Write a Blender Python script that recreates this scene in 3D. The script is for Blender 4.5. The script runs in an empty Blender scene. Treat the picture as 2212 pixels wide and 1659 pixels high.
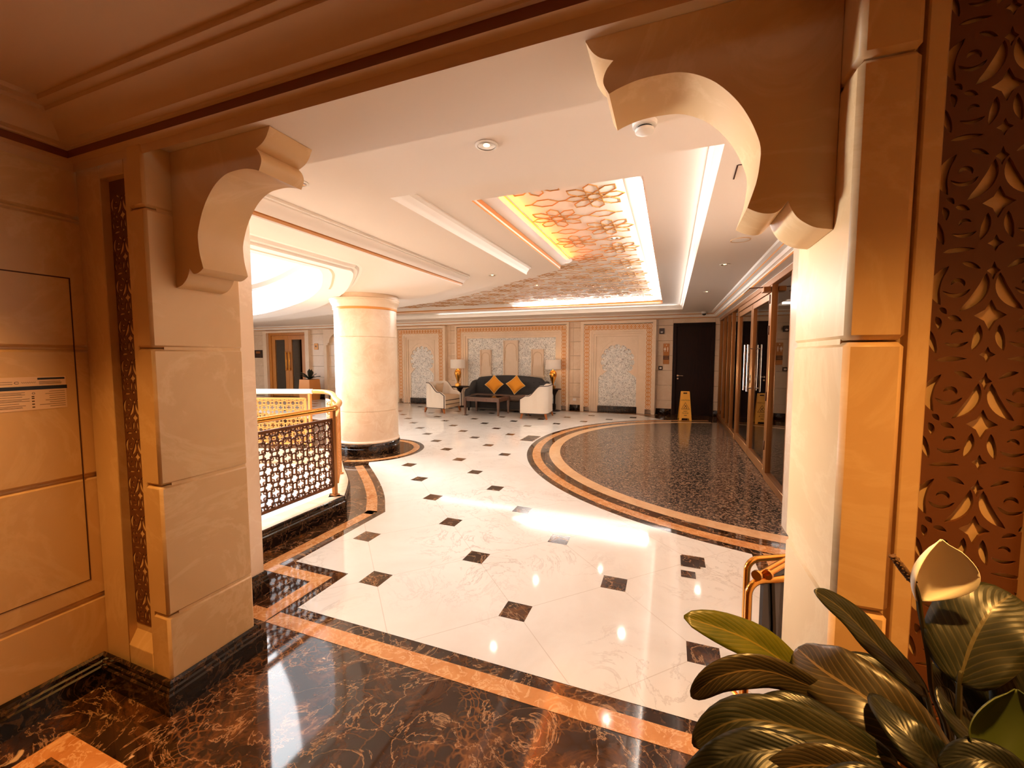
import bpy, bmesh, math, random
from mathutils import Vector, Matrix
random.seed(7)
scene = bpy.context.scene
COL = scene.collection
PI = math.pi
# ------------------------------------------------------------------ camera, world, exposure
cd = bpy.data.cameras.new('camera'); cam = bpy.data.objects.new('camera', cd); COL.objects.link(cam)
cd.sensor_fit = 'HORIZONTAL'; cd.sensor_width = 36.0; cd.lens = 36.0 * 899.0 / 2212.0
cd.clip_start = 0.02; cd.clip_end = 200
_yaw, _pit = math.radians(20.83), math.radians(3.894)
_f = Vector((-math.sin(_yaw) * math.cos(_pit), math.cos(_yaw) * math.cos(_pit), -math.sin(_pit)))
_r = Vector((math.cos(_yaw), math.sin(_yaw), 0)); _u = _r.cross(_f)
_m = Matrix(((_r.x, _u.x, -_f.x), (_r.y, _u.y, -_f.y), (_r.z, _u.z, -_f.z))).to_4x4()
cam.matrix_world = Matrix.Translation((0, 0, 1.5)) @ _m
scene.camera = cam
scene.view_settings.view_transform = 'Standard'; scene.view_settings.look = 'None'
scene.view_settings.gamma = 1.0; scene.view_settings.use_curve_mapping = False
scene.view_settings.exposure = 0.18
scene.cycles.use_denoising = True
scene.cycles.max_bounces = 10; scene.cycles.diffuse_bounces = 5; scene.cycles.glossy_bounces = 4
scene.cycles.transmission_bounces = 6; scene.cycles.transparent_max_bounces = 8
scene.cycles.sample_clamp_indirect = 8.0
scene.cycles.caustics_reflective = False; scene.cycles.caustics_refractive = False
world = bpy.data.worlds.new('world'); scene.world = world; world.use_nodes = True
_bg = world.node_tree.nodes['Background']; _bg.inputs[0].default_value = (0.93, 0.97, 1.0, 1); _bg.inputs[1].default_value = 1.2

def light(name, kind, loc, energy, color, size=0.1, size_y=None, aim=None, spot=None):
    d = bpy.data.lights.new(name, kind); o = bpy.data.objects.new(name, d); COL.objects.link(o)
    d.energy = energy; d.color = color; o.location = loc
    if kind == 'AREA':
        d.shape = 'RECTANGLE' if size_y else 'SQUARE'; d.size = size
        if size_y: d.size_y = size_y
    elif kind == 'SPOT':
        d.spot_size = spot or 2.2; d.spot_blend = 1.0; d.shadow_soft_size = size
    else: d.shadow_soft_size = size
    if aim: o.rotation_euler = (Vector(aim) - Vector(loc)).to_track_quat('-Z', 'Y').to_euler()
    return o
# daylight falling through the dome over the atrium
light('skylight', 'AREA', (-6.2, 4.3, 5.1), 620, (0.97, 0.985, 1.0), 5.5, 4.0, aim=(-5.2, 4.6, 0))
light('skylight', 'AREA', (-9.5, 5.0, 5.1), 420, (0.97, 0.98, 1.0), 5.0, 3.0, aim=(-8.5, 6.4, 0))
for _x in (-4.2, -6.6, -9.0): light('lower_hall_fill', 'AREA', (_x, 2.6, -.7), 170, (1.0, 0.97, 0.93), 1.6, 1.0, aim=(_x, 2.6, -3.5))  # unseen lights added to brighten the lower hall below the void
light('far_left_fill', 'AREA', (-15.7, 5.2, 1.45), 480, (0.95, 0.975, 1.0), 5.6, 2.0, aim=(0.3, 1.6, 1.5)).data.spread = math.radians(50)  # added area light out of view, brightens the right pilaster from the left
# white light strips lying in the coves of the ceiling trays, shining up onto the plaster
for _x, _y, _z, _l, _ax, _e, _a in ((-0.215, 6.4, 2.70, 6.6, 'y', 44, (-0.9, 6.4, 2.74)), (-3.4, 9.80, 2.70, 6.0, 'x', 150, (-3.4, 9.1, 2.74)), (0.19, 6.3, 2.60, 7.6, 'y', 5, (-0.2, 6.3, 2.66)), (-3.0, 10.24, 2.60, 6.2, 'x', 8, (-3.0, 9.9, 2.66))):
    _o = light('cove_light', 'AREA', (_x, _y, _z), _e, (1.0, 0.92, 0.86), 0.05, _l, aim=_a)
    _d = (Vector(_a) - Vector((_x, _y, _z))).normalized(); _yv = Vector((0, 1, 0)) if _ax == 'y' else Vector((1, 0, 0)); _xv = _yv.cross(-_d).normalized()
    _o.rotation_euler = Matrix((_xv, _yv, -_d)).transposed().to_euler()
for _x, _y, _e, _s in ((-2.02, .34, 150, 1.4), (.40, .46, 170, 1.4), (-0.8, -.9, 70, 2.2)):
    light('vestibule_lamp', 'SPOT', (_x, _y, 2.462), _e, (1.0, .49, .12), .035, spot=_s)

# ------------------------------------------------------------------ materials
def S(r, g, b):      # sRGB 0..255 -> linear
    f = lambda c: (c / 255) / 12.92 if c / 255 <= 0.04045 else ((c / 255 + 0.055) / 1.055) ** 2.4
    return (f(r), f(g), f(b), 1)
def mat(name, col, rough=0.5, metal=0.0, spec=0.5, emit=None, es=0.0):
    m = bpy.data.materials.new(name); m.use_nodes = True
    b = m.node_tree.nodes['Principled BSDF']
    b.inputs['Base Color'].default_value = col; b.inputs['Roughness'].default_value = rough
    b.inputs['Metallic'].default_value = metal; b.inputs['Specular IOR Level'].default_value = spec
    if emit: b.inputs['Emission Color'].default_value = emit; b.inputs['Emission Strength'].default_value = es
    return m
class N:
    def __init__(s, m): s.t = m.node_tree; s.b = s.t.nodes['Principled BSDF']
    def n(s, typ, **k):
        x = s.t.nodes.new(typ)
        for a, v in k.items():
            if a.startswith('i_'):
                key = a[2:].replace('_', ' ')
                x.inputs[key].default_value = v
            else: setattr(x, a, v)
        return x
    def l(s, a, b): s.t.links.new(a, b)
    def ramp(s, fac, stops, interp='LINEAR'):
        r = s.t.nodes.new('ShaderNodeValToRGB'); r.color_ramp.interpolation = interp
        e = r.color_ramp.elements
        while len(e) < len(stops): e.new(0.5)
        for i, (p, c) in enumerate(stops): e[i].position = p; e[i].color = c
        s.l(fac, r.inputs[0]); return r.outputs[0]
    def coord(s): return s.n('ShaderNodeTexCoord').outputs['Object']
    def noise(s, co, scale, detail=4, rough=0.55, dist=0.0):
        x = s.n('ShaderNodeTexNoise'); s.l(co, x.inputs['Vector']); x.inputs['Scale'].default_value = scale
        x.inputs['Detail'].default_value = detail; x.inputs['Roughness'].default_value = rough; x.inputs['Distortion'].default_value = dist
        return x.outputs['Fac']
    def mix(s, fac, a, b, mode='MIX'):
        x = s.n('ShaderNodeMix', data_type='RGBA', blend_type=mode)
        for v, sock in ((fac, x.inputs[0]), (a, x.inputs[6]), (b, x.inputs[7])):
            if isinstance(v, (int, float, tuple)): sock.default_value = v
            else: s.l(v, sock)
        return x.outputs[2]
    def math(s, op, a, b=0.0):
        x = s.n('ShaderNodeMath', operation=op)
        for v, sock in ((a, x.inputs[0]), (b, x.inputs[1])):
            if isinstance(v, (int, float)): sock.default_value = v
            else: s.l(v, sock)
        return x.outputs[0]
    def color(s, c): s.l(c, s.b.inputs['Base Color'])
    def bump(s, h, strength=0.2, dist=0.01):
        x = s.n('ShaderNodeBump'); x.inputs['Strength'].default_value = strength; x.inputs['Distance'].default_value = dist
        s.l(h, x.inputs['Height']); s.l(x.outputs[0], s.b.inputs['Normal'])

def marble(name, base, vein, soft, scale=1.6, rough=0.25, amount=1.0, spec=0.5):
    m = mat(name, base, rough, spec=spec); k = N(m); c = k.coord()
    cloud = k.noise(c, scale, 5, 0.6, 0.6)
    a = k.ramp(cloud, [(0.3, soft), (0.6, base)])
    v = k.noise(c, scale * 1.4, 8, 0.62, 1.4)
    d = k.math('ABSOLUTE', k.math('SUBTRACT', v, 0.5))
    f = k.ramp(d, [(0.0, (amount, amount, amount, 1)), (0.035, (0, 0, 0, 1))])
    k.color(k.mix(f, a, vein)); return m
M = {}
M['wall'] = marble('cream_marble_wall', S(232, 206, 178), S(240, 218, 194), S(224, 196, 166), 1.1, 0.22, 0.5)
M['wallwarm'] = marble('honey_marble_wall', S(218, 180, 130), S(230, 198, 150), S(206, 166, 114), 1.1, 0.42, 0.4)
M['stone'] = marble('carved_cream_stone', S(238, 212, 184), S(244, 222, 198), S(230, 204, 174), 2.0, 0.4, 0.3)
M['column'] = marble('column_marble', S(236, 212, 184), S(242, 224, 202), S(222, 190, 156), 3.0, 0.3, 0.4)
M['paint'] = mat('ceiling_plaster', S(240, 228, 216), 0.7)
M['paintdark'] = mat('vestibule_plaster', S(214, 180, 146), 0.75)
M['cornice'] = mat('cornice_plaster', S(246, 238, 228), 0.5)
M['gold'] = mat('gold_leaf_trim', S(190, 124, 50), 0.42, 0.15)
M['dome'] = mat('dome_plaster', S(188, 190, 192), 0.7)
M['domeband'] = mat('dome_ornament_band', S(126, 100, 78), 0.6)
M['goldline'] = mat('gilded_line', S(220, 148, 72), 0.45, 0.2)
M['strap'] = mat('ceiling_strapwork', S(196, 138, 66), 0.45, 0.1)
M['brass'] = mat('polished_brass', S(226, 158, 70), 0.18, 1.0)
M['bronze'] = mat('bronze_frame', S(168, 112, 62), 0.3, 0.7)
M['darkbronze'] = mat('dark_bronze', S(84, 48, 24), 0.35, 0.7)
M['steel'] = mat('brushed_steel', S(190, 170, 150), 0.25, 1.0)
M['white'] = mat('white_plastic', S(240, 234, 226), 0.4)
M['black'] = mat('black_plastic', S(22, 18, 16), 0.4)
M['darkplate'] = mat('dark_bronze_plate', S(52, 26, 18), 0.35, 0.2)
M['lattice'] = mat('carved_dark_lattice', S(104, 58, 24), 0.55)
M['redwood'] = mat('dark_molding', S(120, 62, 30), 0.45)
M['sofa'] = mat('charcoal_velvet', S(50, 46, 44), 0.85)
M['sofaseat'] = mat('brown_grey_velvet', S(96, 74, 58), 0.85)
M['ivory'] = mat('ivory_upholstery', S(240, 226, 208), 0.8)
M['beige'] = mat('beige_upholstery', S(214, 182, 146), 0.8)
M['piping'] = mat('dark_piping', S(60, 40, 28), 0.6)
M['mustard'] = mat('mustard_fabric', S(232, 150, 34), 0.8)
M['cord'] = mat('pale_cord', S(240, 214, 160), 0.7)
M['orangewood'] = mat('amber_wood_leg', S(170, 96, 40), 0.35)
M['shade'] = mat('lamp_shade_linen', S(248, 236, 222), 0.8)
M['yellow'] = mat('yellow_plastic', S(246, 178, 60), 0.4)
M['ink'] = mat('printed_ink', S(70, 36, 14), 0.6)
M['navy'] = mat('navy_print', S(18, 24, 40), 0.5)
M['sticker'] = mat('pale_sticker', S(238, 206, 176), 0.35)
M['whiteprint'] = mat('white_print', S(250, 240, 225), 0.5)
M['planter'] = mat('copper_planter', S(214, 140, 70), 0.35, 0.2)
M['potdark'] = mat('dark_pot', S(40, 26, 18), 0.5)
M['soil'] = mat('soil', S(40, 26, 16), 0.9)
M['paper'] = mat('newsprint', S(92, 84, 78), 0.7)
M['mesh'] = mat('balustrade_bronze', S(106, 62, 30), 0.4, 0.5)
M['goldmesh'] = mat('gilded_balustrade', S(226, 160, 90), 0.4, 0.3)
M['orange_led'] = mat('orange_led_strip', S(255, 140, 30), 0.5, emit=S(255, 120, 20), es=1.2)
M['glow'] = mat('lamp_bulb', S(255, 220, 170), 0.5, emit=S(255, 205, 140), es=12)
M['daylight'] = mat('added_glow_pane', S(255, 255, 255), 0.3, emit=(0.95, 0.975, 1, 1), es=2.5)  # glow for the panes of the added far-left window
M['chrome'] = mat('chrome_reflector', S(230, 220, 210), 0.12, 1.0)
M['leafdark'] = mat('far_leaf', S(38, 40, 26), 0.5)
M['lower'] = mat('lower_hall_marble', S(246, 238, 228), 0.3)

def wood(name, c1, c2, rough=0.35):
    m = mat(name, c1, rough); k = N(m); c = k.coord()
    mp = k.n('ShaderNodeMapping'); mp.inputs['Scale'].default_value = (14, 14, 1.2); k.l(c, mp.inputs['Vector'])
    n = k.noise(mp.outputs[0], 3.0, 6, 0.6, 0.8); k.color(k.ramp(n, [(0.3, c1), (0.7, c2)])); return m
M['doorwood'] = wood('espresso_wood', S(22, 10, 6), S(40, 19, 11), 0.6)
M['doorwood'].node_tree.nodes['Principled BSDF'].inputs['Specular IOR Level'].default_value = 0.2
M['tablewood'] = wood('walnut_wood', S(84, 54, 38), S(112, 76, 54), 0.3)
M['honeywood'] = wood('honey_wood', S(186, 116, 48), S(206, 138, 64), 0.3)

def white_marble():
    m = mat('white_floor_marble', S(236, 224, 210), 0.07, spec=0.5); k = N(m); c = k.coord()
    base = k.ramp(k.noise(c, 1.1, 6, 0.6, 0.8), [(0.3, S(230, 222, 211)), (0.65, S(243, 238, 229))])
    v = k.noise(c, 2.3, 9, 0.65, 1.8)
    f = k.ramp(k.math('ABSOLUTE', k.math('SUBTRACT', v, 0.5)), [(0.0, (0.5, 0.5, 0.5, 1)), (0.02, (0, 0, 0, 1))])
    col = k.mix(k.math('MULTIPLY', f, k.ramp(k.noise(c, 0.9, 3, 0.5), [(0.45, (0, 0, 0, 1)), (0.6, (1, 1, 1, 1))])), base, S(170, 156, 142))
    # diagonal tile joints through the dark insets
    sep = k.n('ShaderNodeSeparateXYZ'); k.l(c, sep.inputs[0])
    u = k.math('DIVIDE', k.math('SUBTRACT', sep.outputs[0], 0.19), 1.005); w = k.math('DIVIDE', k.math('SUBTRACT', sep.outputs[1], 2.205), 1.025)
    j = None
    for op in ('ADD', 'SUBTRACT'):
        s = k.math('ADD', k.math(op, u, w), 50.0)
        fr = k.math('ABSOLUTE', k.math('SUBTRACT', k.math('FRACT', k.math('ADD', s, 0.5)), 0.5))
        line = k.math('LESS_THAN', fr, 0.0032)
        j = line if j is None else k.math('MAXIMUM', j, line)
    col = k.mix(k.math('MULTIPLY', j, 0.35), col, S(170, 146, 120))
    k.color(col); return m
M['floorwhite'] = white_marble()

def dark_marble(name='dark_emperador_marble', rough=0.05):
    m = mat(name, S(40, 24, 14), rough, spec=0.6); k = N(m); c = k.coord()
    warp = k.n('ShaderNodeTexNoise'); k.l(c, warp.inputs['Vector']); warp.inputs['Scale'].default_value = 2.5; warp.inputs['Detail'].default_value = 5
    add = k.n('ShaderNodeVectorMath', operation='MULTIPLY_ADD'); k.l(warp.outputs['Color'], add.inputs[0]); add.inputs[1].default_value = (0.35, 0.35, 0.35); k.l(c, add.inputs[2])
    vo = k.n('ShaderNodeTexVoronoi', feature='DISTANCE_TO_EDGE'); k.l(add.outputs[0], vo.inputs['Vector']); vo.inputs['Scale'].default_value = 8
    vo2 = k.n('ShaderNodeTexVoronoi', feature='DISTANCE_TO_EDGE'); k.l(add.outputs[0], vo2.inputs['Vector']); vo2.inputs['Scale'].default_value = 24
    cloud = k.noise(c, 3.0, 9, 0.72, 1.3)
    base = k.ramp(cloud, [(0.34, S(22, 13, 9)), (0.50, S(50, 29, 16)), (0.60, S(90, 54, 27)), (0.72, S(138, 88, 44))])
    e1 = k.ramp(vo.outputs[0], [(0.0, (1, 1, 1, 1)), (0.03, (0, 0, 0, 1))])
    e2 = k.ramp(vo2.outputs[0], [(0.0, (1, 1, 1, 1)), (0.12, (0, 0, 0, 1))])
    msk = k.ramp(k.noise(c, 2.4, 5, 0.65, 0.8), [(0.50, (0, 0, 0, 1)), (0.62, (1, 1, 1, 1))])
    msk1 = k.ramp(k.noise(c, 5.0, 3, 0.6, 0.4), [(0.46, (0, 0, 0, 1)), (0.6, (1, 1, 1, 1))])
    f = k.math('MULTIPLY', k.math('MAXIMUM', k.math('MULTIPLY', k.math('MULTIPLY', e1, msk1), 0.6), k.math('MULTIPLY', e2, msk)), 0.75)
    col = k.mix(f, base, S(140, 90, 48))
    v = k.math('ABSOLUTE', k.math('SUBTRACT', k.noise(c, 2.6, 7, 0.6, 2.2), 0.5))
    col = k.mix(k.math('MULTIPLY', k.ramp(v, [(0.0, (1, 1, 1, 1)), (0.012, (0, 0, 0, 1))]), 0.6), col, S(206, 160, 116))
    sp = k.ramp(k.noise(c, 7.0, 3, 0.5, 1.2), [(0.71, (0, 0, 0, 1)), (0.74, (1, 1, 1, 1))])
    col = k.mix(k.math('MULTIPLY', sp, 0.8), col, S(230, 196, 158))
    k.color(col); return m
M['floordark'] = dark_marble()
M['basedark'] = marble('black_base_marble', S(26, 16, 12), S(120, 84, 54), S(18, 11, 8), 6.0, 0.12, 0.5)
M['inset'] = dark_marble('brown_inset_marble', 0.12)
M['floorlight'] = marble('honey_strip_marble', S(214, 150, 92), S(236, 190, 140), S(190, 122, 66), 7.0, 0.08, 0.8)
M['matborder'] = marble('beige_strip_marble', S(226, 182, 136), S(234, 198, 158), S(214, 166, 118), 5.0, 0.1, 0.4)
def granite():
    m = mat('speckled_granite', S(80, 66, 56), 0.14); k = N(m); c = k.coord()
    v = k.n('ShaderNodeTexVoronoi'); k.l(c, v.inputs['Vector']); v.inputs['Scale'].default_value = 70
    n = k.noise(c, 90, 3, 0.6)
    sep = k.n('ShaderNodeSeparateColor'); k.l(v.outputs['Color'], sep.inputs[0])
    g = k.math('ADD', k.math('MULTIPLY', sep.outputs[0], 0.6), k.math('MULTIPLY', n, 0.4))
    k.color(k.ramp(g, [(0.25, S(28, 22, 20)), (0.48, S(74, 58, 48)), (0.7, S(150, 122, 98))])); return m
M['granite'] = granite()
def mosaic():
    m = mat('shell_mosaic', S(236, 232, 226), 0.3); k = N(m); c = k.coord()
    n = k.noise(c, 30, 1.5, 0.5, 2.0); n2 = k.noise(c, 55, 1, 0.5, 1.0)
    f = k.math('MAXIMUM', k.ramp(n, [(0.60, (0, 0, 0, 1)), (0.63, (1, 1, 1, 1))]), k.ramp(n2, [(0.63, (0, 0, 0, 1)), (0.66, (1, 1, 1, 1))]))
    tint = k.ramp(k.noise(c, 12, 2, 0.5), [(0.35, S(226, 224, 218)), (0.6, S(248, 243, 235))])
    k.color(k.mix(k.math('MULTIPLY', f, 0.85), tint, S(92, 66, 46))); k.bump(n, 0.4, 0.01); return m
M['mosaic'] = mosaic()
def glass():
    m = bpy.data.materials.new('clear_glass'); m.use_nodes = True; t = m.node_tree; t.nodes.clear()
    o = t.nodes.new('ShaderNodeOutputMaterial'); mx = t.nodes.new('ShaderNodeMixShader'); tr = t.nodes.new('ShaderNodeBsdfTransparent'); gl = t.nodes.new('ShaderNodeBsdfGlossy')
    fr = t.nodes.new('ShaderNodeFresnel'); fr.inputs[0].default_value = 1.9
    tr.inputs[0].default_value = (0.80, 0.74, 0.68, 1); gl.inputs['Roughness'].default_value = 0.01; gl.inputs[0].default_value = (1, 0.95, 0.9, 1)
    t.links.new(fr.outputs[0], mx.inputs[0]); t.links.new(tr.outputs[0], mx.inputs[1]); t.links.new(gl.outputs[0], mx.inputs[2]); t.links.new(mx.outputs[0], o.inputs[0]); return m
M['glass'] = glass()
def leafmat(name, c1, c2, c3):
    m = mat(name, c1, 0.36, spec=0.45); k = N(m)
    uv = k.n('ShaderNodeUVMap').outputs[0]; sep = k.n('ShaderNodeSeparateXYZ'); k.l(uv, sep.inputs[0])
    ax = k.math('ABSOLUTE', k.math('SUBTRACT', sep.outputs[0], 0.5))
    ph = k.math('SUBTRACT', k.math('MULTIPLY', sep.outputs[1], 13.0), k.math('MULTIPLY', ax, 9.0))
    st = k.math('ABSOLUTE', k.math('SUBTRACT', k.math('FRACT', k.math('ADD', ph, 30.0)), 0.5))
    n = k.noise(k.coord(), 18, 4, 0.6, 0.4)
    col = k.ramp(n, [(0.3, c1), (0.7, c2)])
    vein = k.ramp(st, [(0.0, (1, 1, 1, 1)), (0.14, (0, 0, 0, 1))])
    mid = k.math('LESS_THAN', ax, 0.022)
    k.color(k.mix(k.math('MAXIMUM', k.math('MULTIPLY', vein, 0.45), k.math('MULTIPLY', mid, 0.9)), col, c3))
    k.bump(st, 0.12, 0.004)
    k.b.inputs['Subsurface Weight'].default_value = 0.0
    return m
M['leaf'] = leafmat('lily_leaf', S(24, 30, 16), S(40, 40, 24), S(84, 74, 46))
M['leafolive'] = leafmat('lily_leaf_olive', S(58, 68, 10), S(84, 86, 14), S(120, 104, 32))
M['leafdeep'] = leafmat('lily_leaf_deep', S(12, 16, 10), S(20, 24, 14), S(48, 46, 28))
M['leafbrown'] = leafmat('lily_leaf_bronzed', S(38, 34, 22), S(56, 48, 30), S(112, 92, 60))
M['spathe'] = mat('white_spathe', S(255, 248, 232), 0.45)
M['spathegreen'] = mat('green_spathe', S(58, 68, 18), 0.5)
M['spadix'] = mat('spadix', S(96, 66, 36), 0.8)
M['stem'] = mat('plant_stem', S(58, 52, 24), 0.5)

# ------------------------------------------------------------------ builders
class G:
    def __init__(s): s.bm = bmesh.new(); s.mats = ['']; s.mi = 0; s.uv = None
    def use(s, i): s.mi = i; return s
    def _f(s, vs):
        try: f = s.bm.faces.new(vs); f.material_index = s.mi; return f
        except ValueError: return None
    def box(s, x0, x1, y0, y1, z0, z1, ch=0.0, seg=1):
        r = bmesh.ops.create_cube(s.bm, size=1.0, matrix=Matrix.Translation(((x0 + x1) / 2, (y0 + y1) / 2, (z0 + z1) / 2)) @ Matrix.Diagonal((abs(x1 - x0), abs(y1 - y0), abs(z1 - z0), 1)))
        vs = r['verts']; es = list({e for v in vs for e in v.link_edges})
        for f in {f for v in vs for f in v.link_faces}: f.material_index = s.mi
        if ch > 0:
            q = bmesh.ops.bevel(s.bm, geom=es, offset=ch, segments=seg, profile=0.5, affect='EDGES')
            for f in q['faces']: f.material_index = s.mi
        return s
    def xbox(s, mtx, sx, sy, sz, ch=0.0, seg=1):
        r = bmesh.ops.create_cube(s.bm, size=1.0, matrix=mtx @ Matrix.Diagonal((sx, sy, sz, 1)))
        vs = r['verts']; es = list({e for v in vs for e in v.link_edges})
        for f in {f for v in vs for f in v.link_faces}: f.material_index = s.mi
        if ch > 0:
            q = bmesh.ops.bevel(s.bm, geom=es, offset=ch, segments=seg, profile=0.5, affect='EDGES')
            for f in q['faces']: f.material_index = s.mi
        return s
    def poly(s, pts): s._f([s.bm.verts.new(p) for p in pts]); return s
    def fill(s, loops, fn):
        """flat area with holes: loops[0] outer, rest holes, fn maps 2d to 3d"""
        es = []
        for lp in loops:
            vs = [s.bm.verts.new(fn(*p)) for p in lp]
            es += [s.bm.edges.new((vs[i], vs[(i + 1) % len(vs)])) for i in range(len(vs))]
        r = bmesh.ops.triangle_fill(s.bm, edges=es, use_beauty=True, use_dissolve=False)
        for g in r['geom']:
            if isinstance(g, bmesh.types.BMFace): g.material_index = s.mi
        return s
    def plate(s, loops, fn, t):
        """solid plate with holes through it; fn(u, v, w) maps to 3d with w in 0..t"""
        s.fill(loops, lambda u, v: fn(u, v, t)); s.fill(loops, lambda u, v: fn(u, v, 0))
        for lp in loops:
            a = [s.bm.verts.new(fn(u, v, 0)) for u, v in lp]; b = [s.bm.verts.new(fn(u, v, t)) for u, v in lp]
            for i in range(len(lp)):
                j = (i + 1) % len(lp); s._f((a[i], a[j], b[j], b[i]))
        return s
    def skin(s, rings, closed=True, cap=True, loop=False):
        """rings: lists of 3d points of the same length"""
        R = [[s.bm.verts.new(p) for p in r] for r in rings]; n = len(R[0])
        for k in range(len(R) if loop else len(R) - 1):
            a, b = R[k], R[(k + 1) % len(R)]
            for i in range(n if closed else n - 1): s._f((a[i], a[(i + 1) % n], b[(i + 1) % n], b[i]))
        if cap and closed and not loop: s._f(R[0][::-1]); s._f(R[-1])
        return s
    def lathe(s, prof, seg=32, c=(0, 0, 0)):
        rings = [[(c[0] + r * math.cos(2 * PI * i / seg), c[1] + r * math.sin(2 * PI * i / seg), c[2] + z) for i in range(seg)] for r, z in prof]
        return s.skin(rings, cap=False)
    def tube(s, path, r, seg=8, closed=False):
        P = [Vector(p) for p in path]; n = len(P); rings = []; up = None
        for i in range(n):
            a = P[(i - 1) % n] if (closed or i > 0) else P[i]; b = P[(i + 1) % n] if (closed or i < n - 1) else P[i]
            t = (b - a).normalized()
            if up is None: up = Vector((0, 0, 1)) if abs(t.z) < 0.9 else Vector((1, 0, 0))
            x = t.cross(up).normalized(); y = x.cross(t).normalized(); up = y
            rr = r[i] if isinstance(r, (list, tuple)) else r
            rings.append([P[i] + x * (rr * math.cos(2 * PI * k / seg)) + y * (rr * math.sin(2 * PI * k / seg)) for k in range(seg)])
        return s.skin(rings, loop=closed)
    def ribbon(s, path, w, d, fn, closed=False):
        """flat bar of width w and depth d following a 2d path; fn(u, v, k) with k in 0..d"""
        P = [Vector(p) for p in path]; n = len(P); rings = []
        for i in range(n):
            a = P[(i - 1) % n] if (closed or i > 0) else P[i]; b = P[(i + 1) % n] if (closed or i < n - 1) else P[i]
            t1 = (P[i] - a); t2 = (b - P[i])
            t1 = t1.normalized() if t1.length > 1e-9 else t2.normalized(); t2 = t2.normalized() if t2.length > 1e-9 else t1
            t = (t1 + t2); t = t.normalized() if t.length > 1e-6 else t1
            nn = Vector((-t.y, t.x)); m = 1 / max(0.45, nn.dot(Vector((-t1.y, t1.x))))
            q = nn * (w / 2 * m); l, r = P[i] + q, P[i] - q
            rings.append([fn(l.x, l.y, 0), fn(r.x, r.y, 0), fn(r.x, r.y, d), fn(l.x, l.y, d)])
        return s.skin(rings, loop=closed)
    def prism(s, pts, fn, a, b): return s.skin([[fn(u, v, a) for u, v in pts], [fn(u, v, b) for u, v in pts]])
    def sphere(s, c, r, seg=12, sc=(1, 1, 1)):
        q = bmesh.ops.create_uvsphere(s.bm, u_segments=seg, v_segments=max(6, seg // 2 + 2), radius=r, matrix=Matrix.Translation(c) @ Matrix.Diagonal((*sc, 1)))
        for f in {f for v in q['verts'] for f in v.link_faces}: f.material_index = s.mi
        return s
    def make(s, name, mats, parent=None, world=False, angle=40, smooth=True, sub=0):
        bmesh.ops.remove_doubles(s.bm, verts=s.bm.verts, dist=1e-5)
        bmesh.ops.recalc_face_normals(s.bm, faces=s.bm.faces)
        if world and parent is not None:
            off = parent.matrix_basis.translation.copy(); p = parent.parent
            while p is not None: off += p.matrix_basis.translation; p = p.parent
            bmesh.ops.translate(s.bm, verts=s.bm.verts, vec=-off)
        me = bpy.data.meshes.new(name); s.bm.to_mesh(me); s.bm.free()
        for m in (mats if isinstance(mats, (list, tuple)) else [mats]): me.materials.append(M[m] if isinstance(m, str) else m)
        if smooth:
            me.shade_smooth(); me.set_sharp_from_angle(angle=math.radians(angle))
        for p in me.polygons:
            if len(p.vertices) > 8: p.use_smooth = False
        o = bpy.data.objects.new(name, me); COL.objects.link(o)
        if parent is not None: o.parent = parent
        if sub:
            md = o.modifiers.new('sub', 'SUBSURF'); md.levels = sub; md.render_levels = sub
        return o
def thing(name, label, cat, loc=(0, 0, 0), rz=0.0, group=None):
    o = bpy.data.objects.new(name, None); COL.objects.link(o); o.location = loc; o.rotation_euler = (0, 0, rz)
    o.empty_display_size = 0.1; o['label'] = label; o['category'] = cat
    if group: o['group'] = group
    return o
def tag(o, label, cat, group=None):
    o['label'] = label; o['category'] = cat
    if group: o['group'] = group
    return o
def struct(o): o['kind'] = 'structure'; return o
def dup(root, loc, rz, label):
    def rec(o, par):
        c = o.copy(); COL.objects.link(c)
        if par is not None: c.parent = par
        for ch in o.children: rec(ch, c)
        return c
    r = rec(root, None); r.location = loc; r.rotation_euler = (0, 0, rz); r['label'] = label; return r
def arc(cx, cy, r, a0, a1, n=24, rx=None): return [(cx + r * math.cos(a0 + (a1 - a0) * i / n), cy + r * math.sin(a0 + (a1 - a0) * i / n)) for i in range(n + 1)]
def smoothpath(pts, n=8):
    P = [Vector(p) for p in pts]; out = []
    for i in range(len(P) - 1):
        p0 = P[max(0, i - 1)]; p1 = P[i]; p2 = P[i + 1]; p3 = P[min(len(P) - 1, i + 2)]
        for k in range(n):
            t = k / n
            out.append(tuple(0.5 * ((2 * p1) + (p2 - p0) * t + (2 * p0 - 5 * p1 + 4 * p2 - p3) * t * t + (3 * p1 - p0 - 3 * p2 + p3) * t ** 3)))
    out.append(tuple(P[-1])); return out
def offset(path, d):     # shift an open 2d path to its left by d
    P = [Vector(p) for p in path]; out = []
    for i in range(len(P)):
        t = (P[min(i + 1, len(P) - 1)] - P[max(i - 1, 0)]).normalized(); out.append((P[i].x - t.y * d, P[i].y + t.x * d))
    return out
XY = lambda z: (lambda u, v: (u, v, z))
WY, VY = 11.3, 1.05          # back wall plane, front of the portal pilasters
RC = (1.45, 7.05)            # centre of the granite mat

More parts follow.
